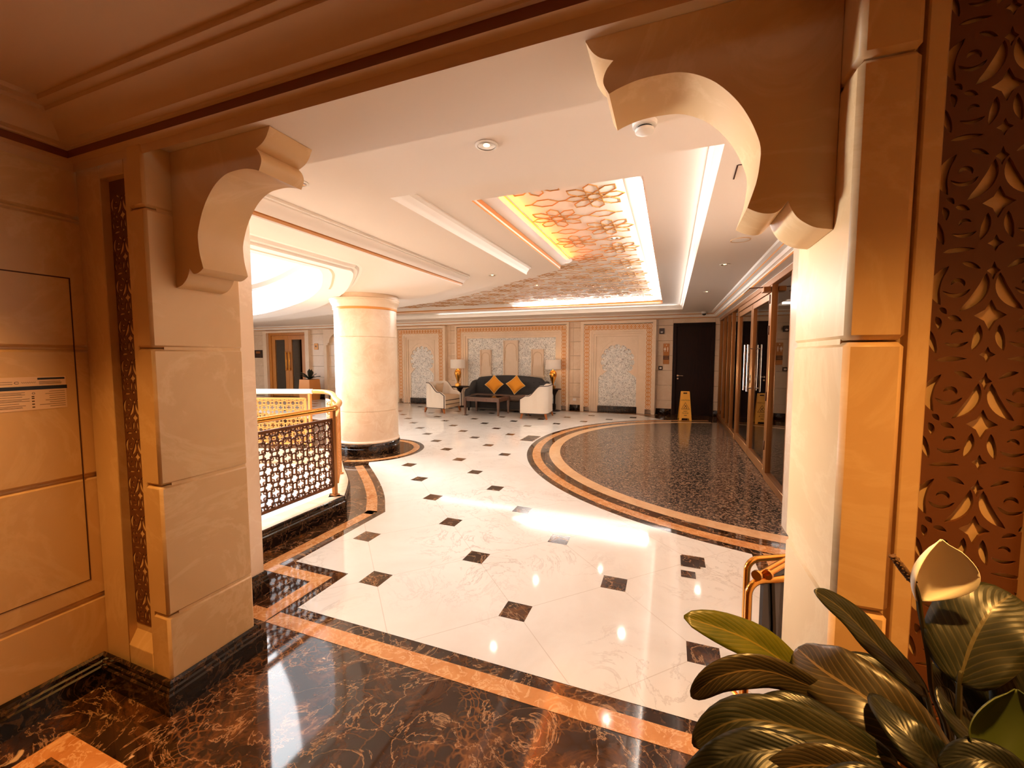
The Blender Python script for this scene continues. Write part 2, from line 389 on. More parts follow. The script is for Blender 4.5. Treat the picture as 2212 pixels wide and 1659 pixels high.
# ------------------------------------------------------------------ floor with its inlays
void_edge = smoothpath([(-2.98, 3.08), (-3.2, 3.36), (-3.6, 3.72), (-4.1, 4.14), (-4.55, 4.45)], 6)
void = [(-2.98, 1.75)] + void_edge + [(-7.0, 3.52), (-11.0, 1.97), (-11.0, 1.75)]
g = G()
g.use(0).fill([[(-2.9, -2.6), (1.0, -2.6), (2.9, 1.6), (2.9, 11.6), (-16, 11.6), (-16, 1.7)], void], XY(0.0))
T2 = 0.0015
def strip(path, d0, d1, mi, z):
    a, b = offset(path, d0), offset(path, d1); g.use(mi).skin([[(x, y, z) for x, y in a], [(x, y, z) for x, y in b]], closed=False, cap=False)
bord_arc = smoothpath([(-2.53, 3.22), (-2.60, 3.31), (-2.85, 3.62), (-3.2, 3.98), (-3.6, 4.35), (-3.86, 4.58)], 5)
colc = (-4.494, 5.347)
ring = [(colc[0] + 0.87 * math.cos(a), colc[1] + 0.87 * math.sin(a)) for a in [math.radians(-50 + 175 * i / 40) for i in range(41)]]
white = [(-2.04, 1.775), (-2.04, 2.19), (-2.52, 2.19)] + bord_arc + ring + [(-5.6, 6.6), (-7.5, 7.4), (-15, 8.6), (-15, 10.95), (-0.8, 10.95)]
mat_out = [(RC[0] + 3.64 * math.cos(a), RC[1] + 3.64 * math.sin(a)) for a in [math.radians(119 + (257 - 119) * i / 60 - 3) for i in range(61)]]
white += mat_out + [(0.61, 3.5), (0.61, 1.775)]
g.use(1).fill([white], XY(T2))
# honey strip that follows the border all around
bord = [(0.61, 1.775), (-2.04, 1.775)]
g.use(2).box(-2.1, 0.7, 1.61, 1.705, T2 - 0.0005, T2)
g.box(-2.30, -2.11, 1.61, 1.705, T2 - 0.0005, T2); g.box(-2.205, -2.11, 1.705, 2.115, T2 - 0.0005, T2 + 0.0003)
g.box(-2.705, -2.60, 2.02, 3.16, T2 - 0.0005, T2)
g.box(-2.60, -2.205, 2.02, 2.115, T2 - 0.0005, T2 + 0.0001)
strip([(-2.53, 3.12), (-2.53, 3.18)] + bord_arc, 0.075, 0.18, 2, T2)
g.box(0.69, 0.79, 1.61, 3.55, T2 - 0.0005, T2)
# ring round the column
def annulus(c, r0, r1, a0, a1, mi, z, n=64):
    A = [math.radians(a0 + (a1 - a0) * i / n) for i in range(n + 1)]
    g.use(mi).skin([[(c[0] + r0 * math.cos(a), c[1] + r0 * math.sin(a), z) for a in A], [(c[0] + r1 * math.cos(a), c[1] + r1 * math.sin(a), z) for a in A]], closed=False, cap=False)
annulus(colc, 0.70, 0.80, -75, 140, 2, T2 + 0.0008)
# entrance mat
for r0, r1, mi in ((3.43, 3.555, 2), (3.13, 3.30, 3)): annulus(RC, r0, r1, 100, 262, mi, T2)
annulus(RC, 0.001, 3.13, 90, 270, 4, T2 + 0.0005)
# honey and dark strips before the back wall
g.use(2).box(-10, -0.3, 11.0, 11.05, T2, T2 + 0.0005)
# brown square insets on a staggered grid
def inpoly(p, poly):
    c = False; j = len(poly) - 1
    for i in range(len(poly)):
        if (poly[i][1] > p[1]) != (poly[j][1] > p[1]) and p[0] < (poly[j][0] - poly[i][0]) * (p[1] - poly[i][1]) / (poly[j][1] - poly[i][1]) + poly[i][0]: c = not c
        j = i
    return c
g.use(5)
for j in range(18):
    for i in range(-30, 4):
        if (i + j) % 2: continue
        x = 0.19 + 0.5025 * i; y = 2.205 + 0.5125 * j
        if all(inpoly((x + dx, y + dy), white) for dx in (-.2, .2) for dy in (-.2, .2)):
            g.box(x - 0.078, x + 0.078, y - 0.078, y + 0.078, T2 - 0.0005, T2 + 0.0006)
# amber marble square near the left wall
g.use(2).poly([(-2.21, 0.83, T2), (-1.82, 0.83, T2), (-1.82, 0.42, T2), (-2.21, 0.42, T2)])
g.use(5).poly([(-2.13, 0.75, T2 + .001), (-1.9, 0.75, T2 + .001), (-1.9, 0.5, T2 + .001), (-2.13, 0.5, T2 + .001)])
struct(g.make('floor', ['floordark', 'floorwhite', 'floorlight', 'matborder', 'granite', 'inset'], smooth=False))
# lower hall under the void
g = G(); g.box(-16, -2.0, 0, 8, -3.6, -3.5)
for a, b in zip(void, void[1:] + void[:1]): g.poly([(a[0], a[1], -0.02), (b[0], b[1], -0.02), (b[0], b[1], -0.45), (a[0], a[1], -0.45)])
struct(g.make('floor_lower', 'lower', smooth=False))

# ------------------------------------------------------------------ walls
JZ = [0.0, 0.403, 0.962, 1.530, 2.085, 2.40]
def blocks(g, x0, x1, y0, y1, zs, ch=0.012, gap=0.004):
    for a, b in zip(zs, zs[1:]): g.box(x0, x1, y0, y1, a + gap / 2, b - gap / 2, ch)
g = G()
for a, b in zip(JZ, JZ[1:]): g.box(-2.62, -2.42, -2.6, 1.10, a + .002, b - .002, 0.014)
g.box(-2.62, -2.432, -2.6, 1.10, 0, 2.4)
# access hatch outline: thin dark strips laid on the wall for its joints
WL = struct(g.make('wall_left', 'wallwarm'))
g = G(); h = 0.003
g.box(-2.4205, -2.4185, 0.2, 1.02, 1.828, 1.833); g.box(-2.4205, -2.4185, 1.016, 1.02, 0.495, 1.83); g.box(-2.4205, -2.4185, 0.2, 1.02, 0.493, 0.496)
g.make('hatch_joint', 'ink', WL, smooth=False)
def pilaster(sx, ox, name):
    """portal pilaster: local u runs from the opening edge (0) away from it; x = ox + sx*u"""
    X = lambda u: ox + sx * u
    def bx(g, u0, u1, y0, y1, z0, z1, ch=0.0): g.box(min(X(u0), X(u1)), max(X(u0), X(u1)), y0, y1, z0, z1, ch)
    g = G()
    for a, b in zip(JZ, JZ[1:]):
        bx(g, 0, 0.10, VY, 1.43, a + .002, b - .002, 0.010)        # jointed edge blocks
    bx(g, 0.006, 0.47, VY + 0.045, 1.42, 0, 2.4)                   # core behind
    bx(g, 0.108, 0.142, VY + 0.012, 1.3, 0, 2.4, 0.003)             # plain strip
    bx(g, 0.142, 0.31, VY + 0.012, 1.3, 2.235, 2.4, 0.003); bx(g, 0.142, 0.31, VY + 0.012, 1.3, 0, 0.20, 0.003)
    bx(g, 0.31, 0.48, VY + 0.012, 1.3, 0, 2.4, 0.003)
    # sloping sill under the lattice
    g.prism([(VY + 0.012, 0.20), (VY + 0.06, 0.20), (VY + 0.06, 0.285)], lambda y, z, k: (X(k), y, z), 0.142, 0.31)
    return struct(g.make(name, 'wallwarm'))
pilaster(-1, -1.94, 'wall_left_pilaster')
pilaster(1, 0.335, 'wall_right_pilaster')
g = G()
for a, b in zip(JZ, JZ[1:]): g.box(0.815, 1.0, -2.6, 1.10, a + .002, b - .002, 0.014)
g.box(0.83, 1.0, -2.6, 1.10, 0, 2.4); struct(g.make('wall_right', 'wallwarm'))
g = G(); g.box(-2.62, 1.0, -2.75, -2.6, 0, 2.9); struct(g.make('wall_rear', 'wallwarm'))
# lobby faces of the portal wall
g = G(); g.box(-16, -2.385, 1.43, 1.83, 0.0, 2.7); g.box(-2.40, -1.96, 1.32, 1.429, 0, 2.4); g.box(-16, -2.5, 1.43, 1.83, -3.5, 0)
struct(g.make('wall_front_left', 'wall'))
g = G(); g.box(0.60, 1.35, 1.43, 1.7, 0.0, 2.7); g.box(0.36, 0.62, 1.32, 1.429, 0, 2.4); g.box(0.95, 1.35, 1.7, 4.2, 0.0, 2.7)
struct(g.make('wall_front_right', 'wall'))
# carved arabesque lattices of the pilasters
def crescent(cx, cy, R, a0, a1, th, n=12):
    a0, a1 = math.radians(a0), math.radians(a1); o = []; i_ = []
    for k in range(n + 1):
        t = k / n; a = a0 + (a1 - a0) * t; w = th * math.sin(PI * t) ** 0.6 + 0.0008
        o.append((cx + R * math.cos(a), cy + R * math.sin(a))); i_.append((cx + (R - w) * math.cos(a), cy + (R - w) * math.sin(a)))
    return o + i_[1:-1][::-1]
def star4(cx, cy, w, h, q=0.42):
    o = []
    for k in range(4):
        a = PI / 2 * k; b = a + PI / 4
        o.append((cx + w * math.cos(a), cy + h * math.sin(a)))
        o.append((cx + w * q * 1.2 * math.cos(b), cy + h * q * 1.2 * math.sin(b)))
    return o
def leafhole(x0, y0, x1, y1, w, n=7):
    o = []; i_ = []; d = Vector((x1 - x0, y1 - y0)); nn = Vector((-d.y, d.x)).normalized()
    for k in range(n + 1):
        t = k / n; p = Vector((x0, y0)) + d * t; ww = w * 1.3 * (math.sin(PI * t) ** 0.7) * (1.15 - 0.5 * t)
        o.append(tuple(p + nn * ww)); i_.append(tuple(p - nn * ww * 0.5))
    return o + i_[1:-1][::-1]
def motif(W, H):
    """holes of one tile of half width W, height H, measured from its outer edge u=0 to its axis u=W"""
    s = W / 0.097; t = H / 0.213; out = []
    base = [crescent(.044, .158, .042, 108, 238, .017), crescent(.044, .158, .049, -82, 28, .019), crescent(.044, .158, .022, 200, 345, .007),
            crescent(.046, .163, .011, -30, 190, .007), leafhole(.050, .203, .078, .190, .0055), leafhole(.020, .117, .032, .104, .005),
            crescent(.048, .058, .042, 160, 228, .011), leafhole(.016, .100, .022, .074, .006), leafhole(.034, .098, .056, .090, .006), crescent(.048, .062, .040, -50, 30, .013),
            crescent(.049, .060, .022, 215, 330, .007), crescent(.050, .065, .0095, 10, 200, .0055), leafhole(.020, .012, .068, .016, .0055),
            leafhole(.006, .030, .003, .052, .003), leafhole(.006, .108, .003, .130, .003)]
    for h in base: out.append([(x * s, y * t) for x, y in h])
    axis = [star4(W, .100 * t, .024 * s, .030 * t), star4(W, .024 * t, .012 * s, .016 * t), star4(W, .185 * t, .010 * s, .018 * t)]
    return out, axis
def lattice_panel(name, label, x0, x1, flip, W, H, z0, z1, y):
    hs, ax = motif(W, H); n = int((z1 - z0) / H); D = .0035 if W < .09 else .006; fn = lambda u, v, w: (x0 + u, y - w, z0 + v); g = G()
    base = [[(u, v) for u, v in h] for h in hs] + [[(2 * W - u, v) for u, v in h][::-1] for h in hs] + [list(h) for h in ax]
    for r in range(n):
        holes = [[(u, v + r * H) for u, v in h] for h in base]
        g.fill([[(0, r * H), (2 * W, r * H), (2 * W, r * H + H), (0, r * H + H)]] + holes, lambda u, v: fn(u, v, D))
        for h in holes:
            a = [g.bm.verts.new(fn(u, v, 0)) for u, v in h]; b = [g.bm.verts.new(fn(u, v, D)) for u, v in h]
            for k in range(len(h)): g._f((a[k], a[(k + 1) % len(h)], b[(k + 1) % len(h)], b[k]))
    g.box(x0, x1, y - D, y, z0 + n * H, z1 + .004)
    for xe in (x0, x0 + 2 * W): g.poly([(xe, y, z0), (xe, y - D, z0), (xe, y - D, z1), (xe, y, z1)])
    t = thing(name, label, 'carved panel', ((x0 + x1) / 2, y, z0))
    g.make('lattice', 'lattice', t, world=True, smooth=False)
    return t
lattice_panel('lattice_panel', 'narrow carved arabesque lattice strip set in the left pilaster above its lit sill', -2.246, -2.086, 1, 0.080, 0.172, 0.29, 2.233, VY + 0.046)
lattice_panel('lattice_panel', 'large dark carved arabesque lattice panel on the right pilaster behind the plant', 0.478, 0.672, 1, 0.097, 0.213, 0.20, 2.36, VY + 0.042)
# black marble baseboards
def base_run(path, name, h=0.135, th=0.03, mi='basedark'):
    """profile swept along a 2d path, standing to the left of it"""
    prof = [(0, 0), (th, 0), (th, h * .62), (th * .72, h * .66), (th * .72, h * .76), (th * .45, h * .80), (th * .45, h * .94), (th * .1, h), (0, h)]
    g = G(); P = [Vector(p) for p in path]; rings = []
    for i in range(len(P)):
        t1 = (P[i] - P[i - 1]).normalized() if i else (P[1] - P[0]).normalized(); t2 = (P[i + 1] - P[i]).normalized() if i < len(P) - 1 else t1
        n1 = Vector((-t1.y, t1.x)); n2 = Vector((-t2.y, t2.x)); nn = (n1 + n2); nn = nn / max(0.2, nn.length_squared) * 2 if nn.length > 1e-6 else n1
        rings.append([(P[i].x + nn.x * d, P[i].y + nn.y * d, z) for d, z in prof])
    g.skin(rings); return struct(g.make(name, mi, angle=30))
base_run([(-2.381, 1.84), (-2.381, 1.436), (-1.938, 1.436), (-1.938, VY - .002), (-2.418, VY - .002), (-2.418, -2.5)], 'baseboard_left')
base_run([(0.81, -2.5), (0.81, VY - .002), (0.333, VY - .002), (0.333, 1.436), (0.595, 1.436)], 'baseboard_right')

# ------------------------------------------------------------------ portal beam and vestibule ceiling
g = G(); g.box(-2.6, 1.0, 1.06, 1.43, 2.33, 2.95); struct(g.make('ceiling_beam', 'paint'))
def tray(g, poly, prof, mi_list):
    """profile rings inside a closed 2d polygon (ccw): (inset, z)"""
    P = [Vector(p) for p in poly]; n = len(P); rings = []
    for ins, z in prof:
        r = []
        for i in range(n):
            t1 = (P[i] - P[i - 1]).normalized(); t2 = (P[(i + 1) % n] - P[i]).normalized()
            n1 = Vector((-t1.y, t1.x)); n2 = Vector((-t2.y, t2.x)); nn = (n1 + n2) / max(0.3, 1 + n1.dot(n2)); r.append((P[i].x + nn.x * ins, P[i].y + nn.y * ins, z))
        rings.append(r)
    for k in range(len(rings) - 1):
        g.use(mi_list[k]).skin([rings[k], rings[k + 1]], closed=True, cap=False)
    return rings[-1]
vest = [(-2.42, -2.6), (0.82, -2.6), (0.82, 1.06), (-2.42, 1.06)]
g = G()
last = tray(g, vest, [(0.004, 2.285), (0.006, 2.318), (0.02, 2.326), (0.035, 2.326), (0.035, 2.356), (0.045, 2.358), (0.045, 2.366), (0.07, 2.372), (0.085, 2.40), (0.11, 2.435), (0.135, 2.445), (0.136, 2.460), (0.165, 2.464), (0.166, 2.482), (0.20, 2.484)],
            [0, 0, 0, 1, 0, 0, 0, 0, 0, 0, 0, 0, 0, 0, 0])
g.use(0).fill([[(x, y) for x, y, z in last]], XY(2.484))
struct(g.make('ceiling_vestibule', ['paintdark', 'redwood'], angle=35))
# scalloped corbels
CORB = [(-.23, 2.326), (-.213, 2.297), (-.19, 2.276), (-.157, 2.262), (-.173, 2.245), (-.182, 2.223), (-.18, 2.205), (-.167, 2.181), (-.138, 2.191), (-.09, 2.2), (-.034, 2.2), (.007, 2.195), (.047, 2.179), (.087, 2.152), (.127, 2.109), (.154, 2.067), (.174, 2.023), (.185, 1.985), (.184, 1.944), (.178, 1.904), (.162, 1.851), (.181, 1.84), (.203, 1.833), (.225, 1.835), (.245, 1.857), (.251, 1.84), (.264, 1.818), (.282, 1.802), (.303, 1.79), (.334, 1.783)]
def corbel(sx, ox, label):
    cusp = [0, 3, 7, 20, 24, 29]; pts = []
    for a, b in zip(cusp, cusp[1:]): pts += smoothpath(CORB[a:b + 1], 3)[:-1]
    pts.append(CORB[-1]); pts = [(ox + sx * (0.334 - x), z) for x, z in pts] + [(ox, 2.329), (ox + sx * .564, 2.329)]
    g = G(); g.skin([[(x, 1.15, z) for x, z in pts], [(x, 1.34, z) for x, z in pts]])
    return tag(g.make('corbel', 'wallwarm', angle=28), label, 'corbel')
corbel(1, -1.939, 'scalloped stone corbel bracket at the top of the left pilaster')
corbel(-1, 0.334, 'large scalloped stone corbel bracket at the top of the right pilaster')

# ------------------------------------------------------------------ lobby ceilings
Z0, ZR, ZP, Z1, ZL = 2.55, 2.42, 2.36, 2.65, 2.77
ring_edge = [(-2.60, 1.43), (-2.60, 4.96)] + smoothpath([(-2.60, 4.97), (-3.3, 5.45), (-4.41, 6.12), (-6.0, 6.9), (-8.5, 7.8), (-12, 8.6), (-16, 9.0)], 5)
t1edge = [(-1.776, 2.38), (-1.776, 5.2)] + smoothpath([(-1.78, 5.22), (-2.5, 5.75), (-3.4, 6.45), (-5.2, 7.55), (-8.5, 8.75)], 5)
T1 = [(0.225, 2.38), (0.225, 10.3), (-8.5, 10.3)] + t1edge[::-1]
t2edge = [(-1.415, 2.87), (-1.415, 5.53)] + smoothpath([(-1.42, 5.54), (-2.43, 6.27), (-3.81, 7.33), (-5.4, 8.15), (-7.6, 8.95)], 5)
T2P = [(-0.19, 2.87), (-0.19, 9.85), (-7.6, 9.75)] + t2edge[::-1]
g = G()
g.fill([[(1.2, 1.42), (1.2, 11.4), (-16, 11.4), (-16, 9.0)] + ring_edge[::-1][1:], T1], XY(Z0))
tray(g, T1, [(0, Z0), (0.002, Z0 + .03), (0.012, Z0 + .045), (0.03, Z0 + .075), (0.055, Z0 + .088), (0.055, Z1)], [1, 1, 1, 1, 1])
last1 = [(0.17, 2.43), (0.17, 10.245), (-8.4, 10.245)]
g.use(0).fill([[(0.24, 2.36), (0.24, 10.32), (-8.6, 10.32), (-8.6, 8.70)] + [(x - .02, y - .03) for x, y in t1edge[::-1]][1:], T2P], XY(Z1))
tray(g, T2P, [(0, Z1), (0.0, Z1 + .012), (0.004, Z1 + .012), (0.004, Z1 + .03), (0.006, Z1 + .03), (0.008, Z1 + .062), (0.02, Z1 + .062), (0.06, Z1 + .08), (0.12, Z1 + .10), (0.15, ZL - .008), (0.165, ZL)],
     [2, 1, 1, 3, 3, 1, 1, 1, 1, 1])
g.use(0).fill([[(0.0, 2.6), (0.0, 10.2), (-8.2, 10.2), (-8.2, 9.0)] + [(x - .1, y - .1) for x, y in t2edge[::-1]][1:]], XY(ZL))
# lower ring ceiling beside the atrium with its gilded edge cove
e = ring_edge
def sweep(path, prof, mis):
    R = [[(x, y, z) for x, y in offset(path, d)] for d, z in prof]
    for k in range(len(R) - 1): g.use(mis[k]).skin([R[k], R[k + 1]], closed=False, cap=False)
sweep(e, [(0, ZR), (-.004, ZR + .008), (-.004, ZR + .03), (-.02, ZR + .032), (-.045, ZR + .06), (-.075, ZR + .09), (-.10, ZR + .10), (-.10, ZR + .11), (-.12, ZR + .11), (-.12, Z0)], [1, 3, 3, 0, 0, 0, 1, 1, 1])
ped = [(-2.98, 1.43), (-2.98, 3.40)] + smoothpath([(-2.97, 3.45), (-3.09, 3.64), (-3.45, 4.01), (-4.07, 4.58), (-5.04, 5.32), (-6.6, 6.25), (-9.5, 7.25), (-16, 8.2)], 5)
g.use(0).fill([ped + ring_edge[::-1]], XY(ZR))
sweep(ped, [(0, ZR), (.03, ZR - .004), (.05, ZR - .03), (.09, ZR - .035), (.09, ZP)], [1, 1, 1, 1])
ped2 = offset(ped, 0.09)
hole = [(-3.31, 1.9), (-3.30, 3.2)] + smoothpath([(-3.30, 3.26), (-3.6, 3.6), (-4.44, 4.35), (-5.84, 5.27), (-8.28, 6.39), (-11, 6.9), (-13.5, 6.7)], 5) + [(-14.5, 5.5), (-14.5, 1.9)]
g.use(1).fill([[(ped2[0][0], 1.43)] + ped2[1:] + [(-16, 1.43)], hole], XY(ZP))
# incised panel in the soffit next to the dome
g.use(4); pl = offset(hole[:12], -0.11); g.skin([[(x, y, ZP - .002) for x, y in offset(pl, 0.012)], [(x, y, ZP - .002) for x, y in offset(pl, -0.012)]], closed=False, cap=False)
struct(g.make('ceiling', ['paint', 'cornice', 'goldline', 'gold', 'beige'], angle=30))
# dome drum
def dome_ring(k): 
    c = Vector((-8.0, 4.0)); return [tuple(c + (Vector(p) - c) * k) for p in hole]
g = G(); prof = [(1.0, ZP), (1.0, ZP + .05), (1.02, ZP + .07), (1.04, ZP + .3), (1.05, ZP + .56), (1.035, ZP + .58), (1.035, ZP + .68), (1.05, ZP + .70), (1.04, ZP + .9), (0.98, ZP + 1.3), (0.85, ZP + 1.75)]
R = [[(x, y, z) for x, y in dome_ring(k)] for k, z in prof]
for k in range(len(R) - 1): g.use(1 if k == 5 else 0).skin([R[k], R[k + 1]], cap=False)
struct(g.make('ceiling_dome', ['dome', 'domeband'], angle=35))
# upper edge closing walls hidden above the ceilings
g = G(); g.box(-16.2, -16, 1.4, 11.6, -3.6, 4.5); struct(g.make('wall_far_left', 'wall'))
wn = bpy.data.objects.new('added_window_1', None); COL.objects.link(wn); wn.location = (-15.95, 5.2, 1.45); struct(wn)  # added window, out of view, there to light the lobby from the left
g = G()
for y in (2.3, 3.75, 5.2, 6.65, 8.1): g.box(-15.998, -15.9, y - .05, y + .05, .35, 2.36)
for z in (.35, 1.4, 2.36): g.box(-15.995, -15.905, 2.3, 8.1, z - .04, z + .04)
g.make('added_window_frame', 'bronze', wn, world=True)
g = G(); g.box(-15.97, -15.96, 2.3, 8.1, .35, 2.36); g.make('added_window_pane', 'daylight', wn, world=True)

# interlaced star strapwork in the gilded tray
def strap():
    g = G(); fn = lambda u, v, k: (u, v, ZL - 0.001 - k)
    inner = [(-0.36, 3.0), (-0.36, 9.65), (-7.4, 9.6)] + [(x + .15, y + .12) for x, y in t2edge[::-1]]
    def hexa(cx, cy, L, W, a):
        p = [(-L, 0), (-L + W * 1.0, -W), (L - W * 1.0, -W), (L, 0), (L - W * 1.0, W), (-L + W * 1.0, W)]
        return [(cx + x * math.cos(a) - y * math.sin(a), cy + x * math.sin(a) + y * math.cos(a)) for x, y in p]
    for i in range(0, 19):
        for j in range(-1, 18):
            x = -0.60 - 0.41 * i; y = 3.425 + 0.4225 * j
            if not inpoly((x, y), inner): continue
            if (i + j) % 2 == 0:
                for k in range(4):
                    L = 0.262 if k % 2 else (0.255 if k == 2 else 0.235)
                    a = k * PI / 4
                    if k % 2: a = math.atan2(0.4225, 0.41) if k == 1 else math.atan2(0.4225, -0.41)
                    g.ribbon(hexa(x, y, L, 0.052, a), 0.007, 0.006, fn, True)
            else:
                g.ribbon(hexa(x, y, 0.118, 0.072, 0), 0.007, 0.006, fn, True)
                for s in (-1, 1):
                    g.ribbon([(x + s * .118, y), (x + s * .175, y)], 0.007, 0.006, fn)
    return g
o = strap().make('ceiling_strapwork', 'strap', smooth=False)
tag(o, 'interlaced star and hexagon strapwork lattice filling the glowing ceiling tray', 'ceiling lattice')
g = G(); g.box(-1.263, -1.257, 3.05, 5.45, ZL - .012, ZL - .006)
tag(g.make('light_strip', 'orange_led', smooth=False), 'orange light strip tucked behind the gilded lip of the ceiling tray', 'light strip')
_o = light('tray_glow', 'AREA', (-1.300, 4.25, 2.70), 10, (1.0, 0.22, 0.01), 0.02, 2.3)
_d = Vector((.9, 0, .22)).normalized(); _yv = Vector((0, 1, 0)); _o.rotation_euler = Matrix((_yv.cross(-_d).normalized(), _yv, -_d)).transposed().to_euler()

# ------------------------------------------------------------------ back wall, cornices
def back_joints(g, x0, x1): 
    zs = [0.0, 0.36, 0.745, 1.125, 1.50, 1.88, 2.26, 2.60]
    for a, b in zip(zs, zs[1:]): g.box(x0, x1, WY, WY + .12, a + .002, b - .002, 0.006)
g = G()
for x0, x1 in ((-16, -14.05), (-12.05, -8.3), (-8.3, -6.3), (-6.3, -2.5), (-2.5, -0.31), (-0.31, 0.048), (1.0, 2.9)): back_joints(g, x0, x1)
g.box(-14.05, -12.05, WY, WY + .12, 2.34, 2.6); g.box(0.048, 1.0, WY, WY + .12, 2.315, 2.6)
g.box(-12.05, 0.04, WY + .02, WY + .13, 0, 2.6); g.box(-16, -14.05, WY + .02, WY + .13, 0, 2.6)
g.box(-.1, 1.2, WY + .13, WY + .2, -.1, 2.7)  # unseen panel added behind the door to stop light leaking in
struct(g.make('wall_back', 'wall'))
base_run([(2.8, WY - .002), (1.01, WY - .002)], 'baseboard_back', 0.15, 0.025)
base_run([(0.04, WY - .002), (-0.33, WY - .002)], 'baseboard_back', 0.15, 0.025)
base_run([(-2.30, WY - .002), (-2.585, WY - .002)], 'baseboard_back', 0.15, 0.025)
base_run([(-6.10, WY - .002), (-6.40, WY - .002)], 'baseboard_back', 0.15, 0.025)
base_run([(-8.2, WY - .002), (-12.0, WY - .002)], 'baseboard_back', 0.15, 0.025)
CP = [(0, 2.415), (.12, 2.418), (.125, 2.424), (.13, 2.436), (.118, 2.44), (.118, 2.452), (.15, 2.46), (.165, 2.49), (.20, 2.50), (.205, 2.515), (.24, 2.53), (.25, 2.551)]
def cornice(path, name):
    g = G(); P = [Vector(p) for p in path]; rings = []
    for i in range(len(P)):
        t1 = (P[i] - P[i - 1]).normalized() if i else (P[1] - P[0]).normalized(); t2 = (P[i + 1] - P[i]).normalized() if i < len(P) - 1 else t1
        n1 = Vector((-t1.y, t1.x)); n2 = Vector((-t2.y, t2.x)); nn = (n1 + n2) / (1 + n1.dot(n2))
        rings.append([(P[i].x + nn.x * d, P[i].y + nn.y * d, z) for d, z in CP])
    for k in range(len(CP) - 1):
        g.use(1 if k in (1, 2, 8) else 0).skin([[r[k] for r in rings], [r[k + 1] for r in rings]], closed=False, cap=False)
    return struct(g.make(name, ['cornice', 'goldline'], angle=30))
cornice([(1.13, 1.6), (1.13, WY), (-16, WY)], 'trim_1')

# ------------------------------------------------------------------ arched niches on the back wall
def frame_ring(g, x0, x1, z0, z1, w, y0, y1):
    """three sided frame open at the floor"""
    g.box(x0, x0 + w, y0, y1, z0, z1); g.box(x1 - w, x1, y0, y1, z0, z1); g.box(x0 + w, x1 - w, y0, y1, z1 - w, z1)
def ornament(x0, x1, z0, z1, w, y, parent):
    """gilded chain of rings along the band"""
    g = G(); g.use(0); frame_ring(g, x0, x1, z0, z1, w, y - .004, y); g.use(1)
    fn = lambda u, v, k: (u, y - .004 - k, v); r = w * 0.42; c = w / 2
    pts = []; z = z0 + r
    nz = int((z1 - z0 - w) / (1.55 * r)); nx = int((x1 - x0 - w) / (1.55 * r))
    for s in (x0 + c, x1 - c):
        for i in range(nz + 1): pts.append((s, z0 + c + (z1 - z0 - w) * i / nz))
    for i in range(1, nx): pts.append((x0 + c + (x1 - x0 - w) * i / nx, z1 - c))
    for px_, pz in pts:
        g.ribbon([(px_ + r * math.cos(2 * PI * k / 10), pz + r * math.sin(2 * PI * k / 10)) for k in range(10)], .015, .006, fn, True)
        g.ribbon([(px_ + r * .4 * math.cos(2 * PI * k / 6), pz + r * .4 * math.sin(2 * PI * k / 6)) for k in range(6)], .012, .004, fn, True)
    return g.make('ornament_band', ['stone', 'goldline'], parent, world=True, smooth=False)
def scallop(cx, zb, hw, zn, zs, R, n=11):
    """multifoil horseshoe arch outline: base half width hw from zb up to neck, then lobed head"""
    lobes = []; zc = zs
    a0, a1 = math.radians(-42), math.radians(222)
    for i in range(n):
        am = a0 + (a1 - a0) * (i + .5) / n; da = (a1 - a0) / n; cx_, cz = cx + R * math.cos(am), zc + R * math.sin(am); rl = R * da * 0.66
        for k in range(7):
            b = am - PI * .5 + PI * k / 6; lobes.append((cx_ + rl * math.cos(b), cz + rl * math.sin(b)))
    return [(cx - hw, zb), (cx + hw, zb), (cx + hw, zn - .2), (cx + hw * .92, zn - .16)] + lobes + [(cx - hw * .92, zn - .16), (cx - hw, zn - .2)]
def small_niche(x0, x1, label):
    cx = (x0 + x1) / 2; t = thing('wall_niche', label, 'wall niche', (cx, WY - .06, 0)); Y = WY
    g = G(); frame_ring(g, x0, x1, 0, 2.41, .075, Y - .15, Y); g.box(x0 + .075, x0 + .09, Y - .13, Y, 0, 2.33); g.box(x1 - .09, x1 - .075, Y - .13, Y, 0, 2.33)
    g.make('outer_frame', 'stone', t, world=True)
    ornament(x0 + .09, x1 - .09, 0.12, 2.32, .15, Y - .12, t)
    g = G()
    for i, (w, d) in enumerate(((.05, .115), (.05, .09), (.06, .06), (.06, .03))):
        o_ = .24 + sum((.05, .05, .06, .06)[:i]); frame_ring(g, x0 + o_, x1 - o_, 0, 2.17 - o_ + .24, w, Y - d, Y)
    g.make('stepped_frame', 'stone', t, world=True)
    a0, a1 = x0 + .44, x1 - .44; hw = (a1 - a0) / 2 - .03
    g = G(); g.plate([[(a0, .02), (a1, .02), (a1, 1.98), (a0, 1.98)], scallop(cx, .16, hw, 1.12, 1.36, .345)], lambda u, v, w: (u, Y - .012 - w, v), .028)
    arcp = [(cx + .47 * math.cos(a), 1.34 + .47 * math.sin(a) * 1.2) for a in [math.radians(-38 + 256 * i / 40) for i in range(41)]]
    g.ribbon(arcp, .014, .008, lambda u, v, k: (u, Y - .04 - k, v)); g.make('arch_surround', 'stone', t, world=True)
    g = G(); g.box(a0 + .01, a1 - .01, Y - .012, Y - .002, .16, 1.95); g.make('mosaic_panel', 'mosaic', t, world=True)
    g = G(); g.box(a0 + .01, a1 - .01, Y - .05, Y - .002, .005, .16, .004); g.make('plinth', 'basedark', t, world=True)
    return t
small_niche(-8.22, -6.425, 'tall carved arch niche with white mosaic beside the round column')
small_niche(-2.27, -0.355, 'tall carved arch niche with white mosaic between sofa wall and dark door')
t = thing('wall_niche', 'wide carved wall bay with white mosaic and three arch reliefs behind the sofa', 'wall niche', (-4.345, WY - .06, 0)); Y = WY
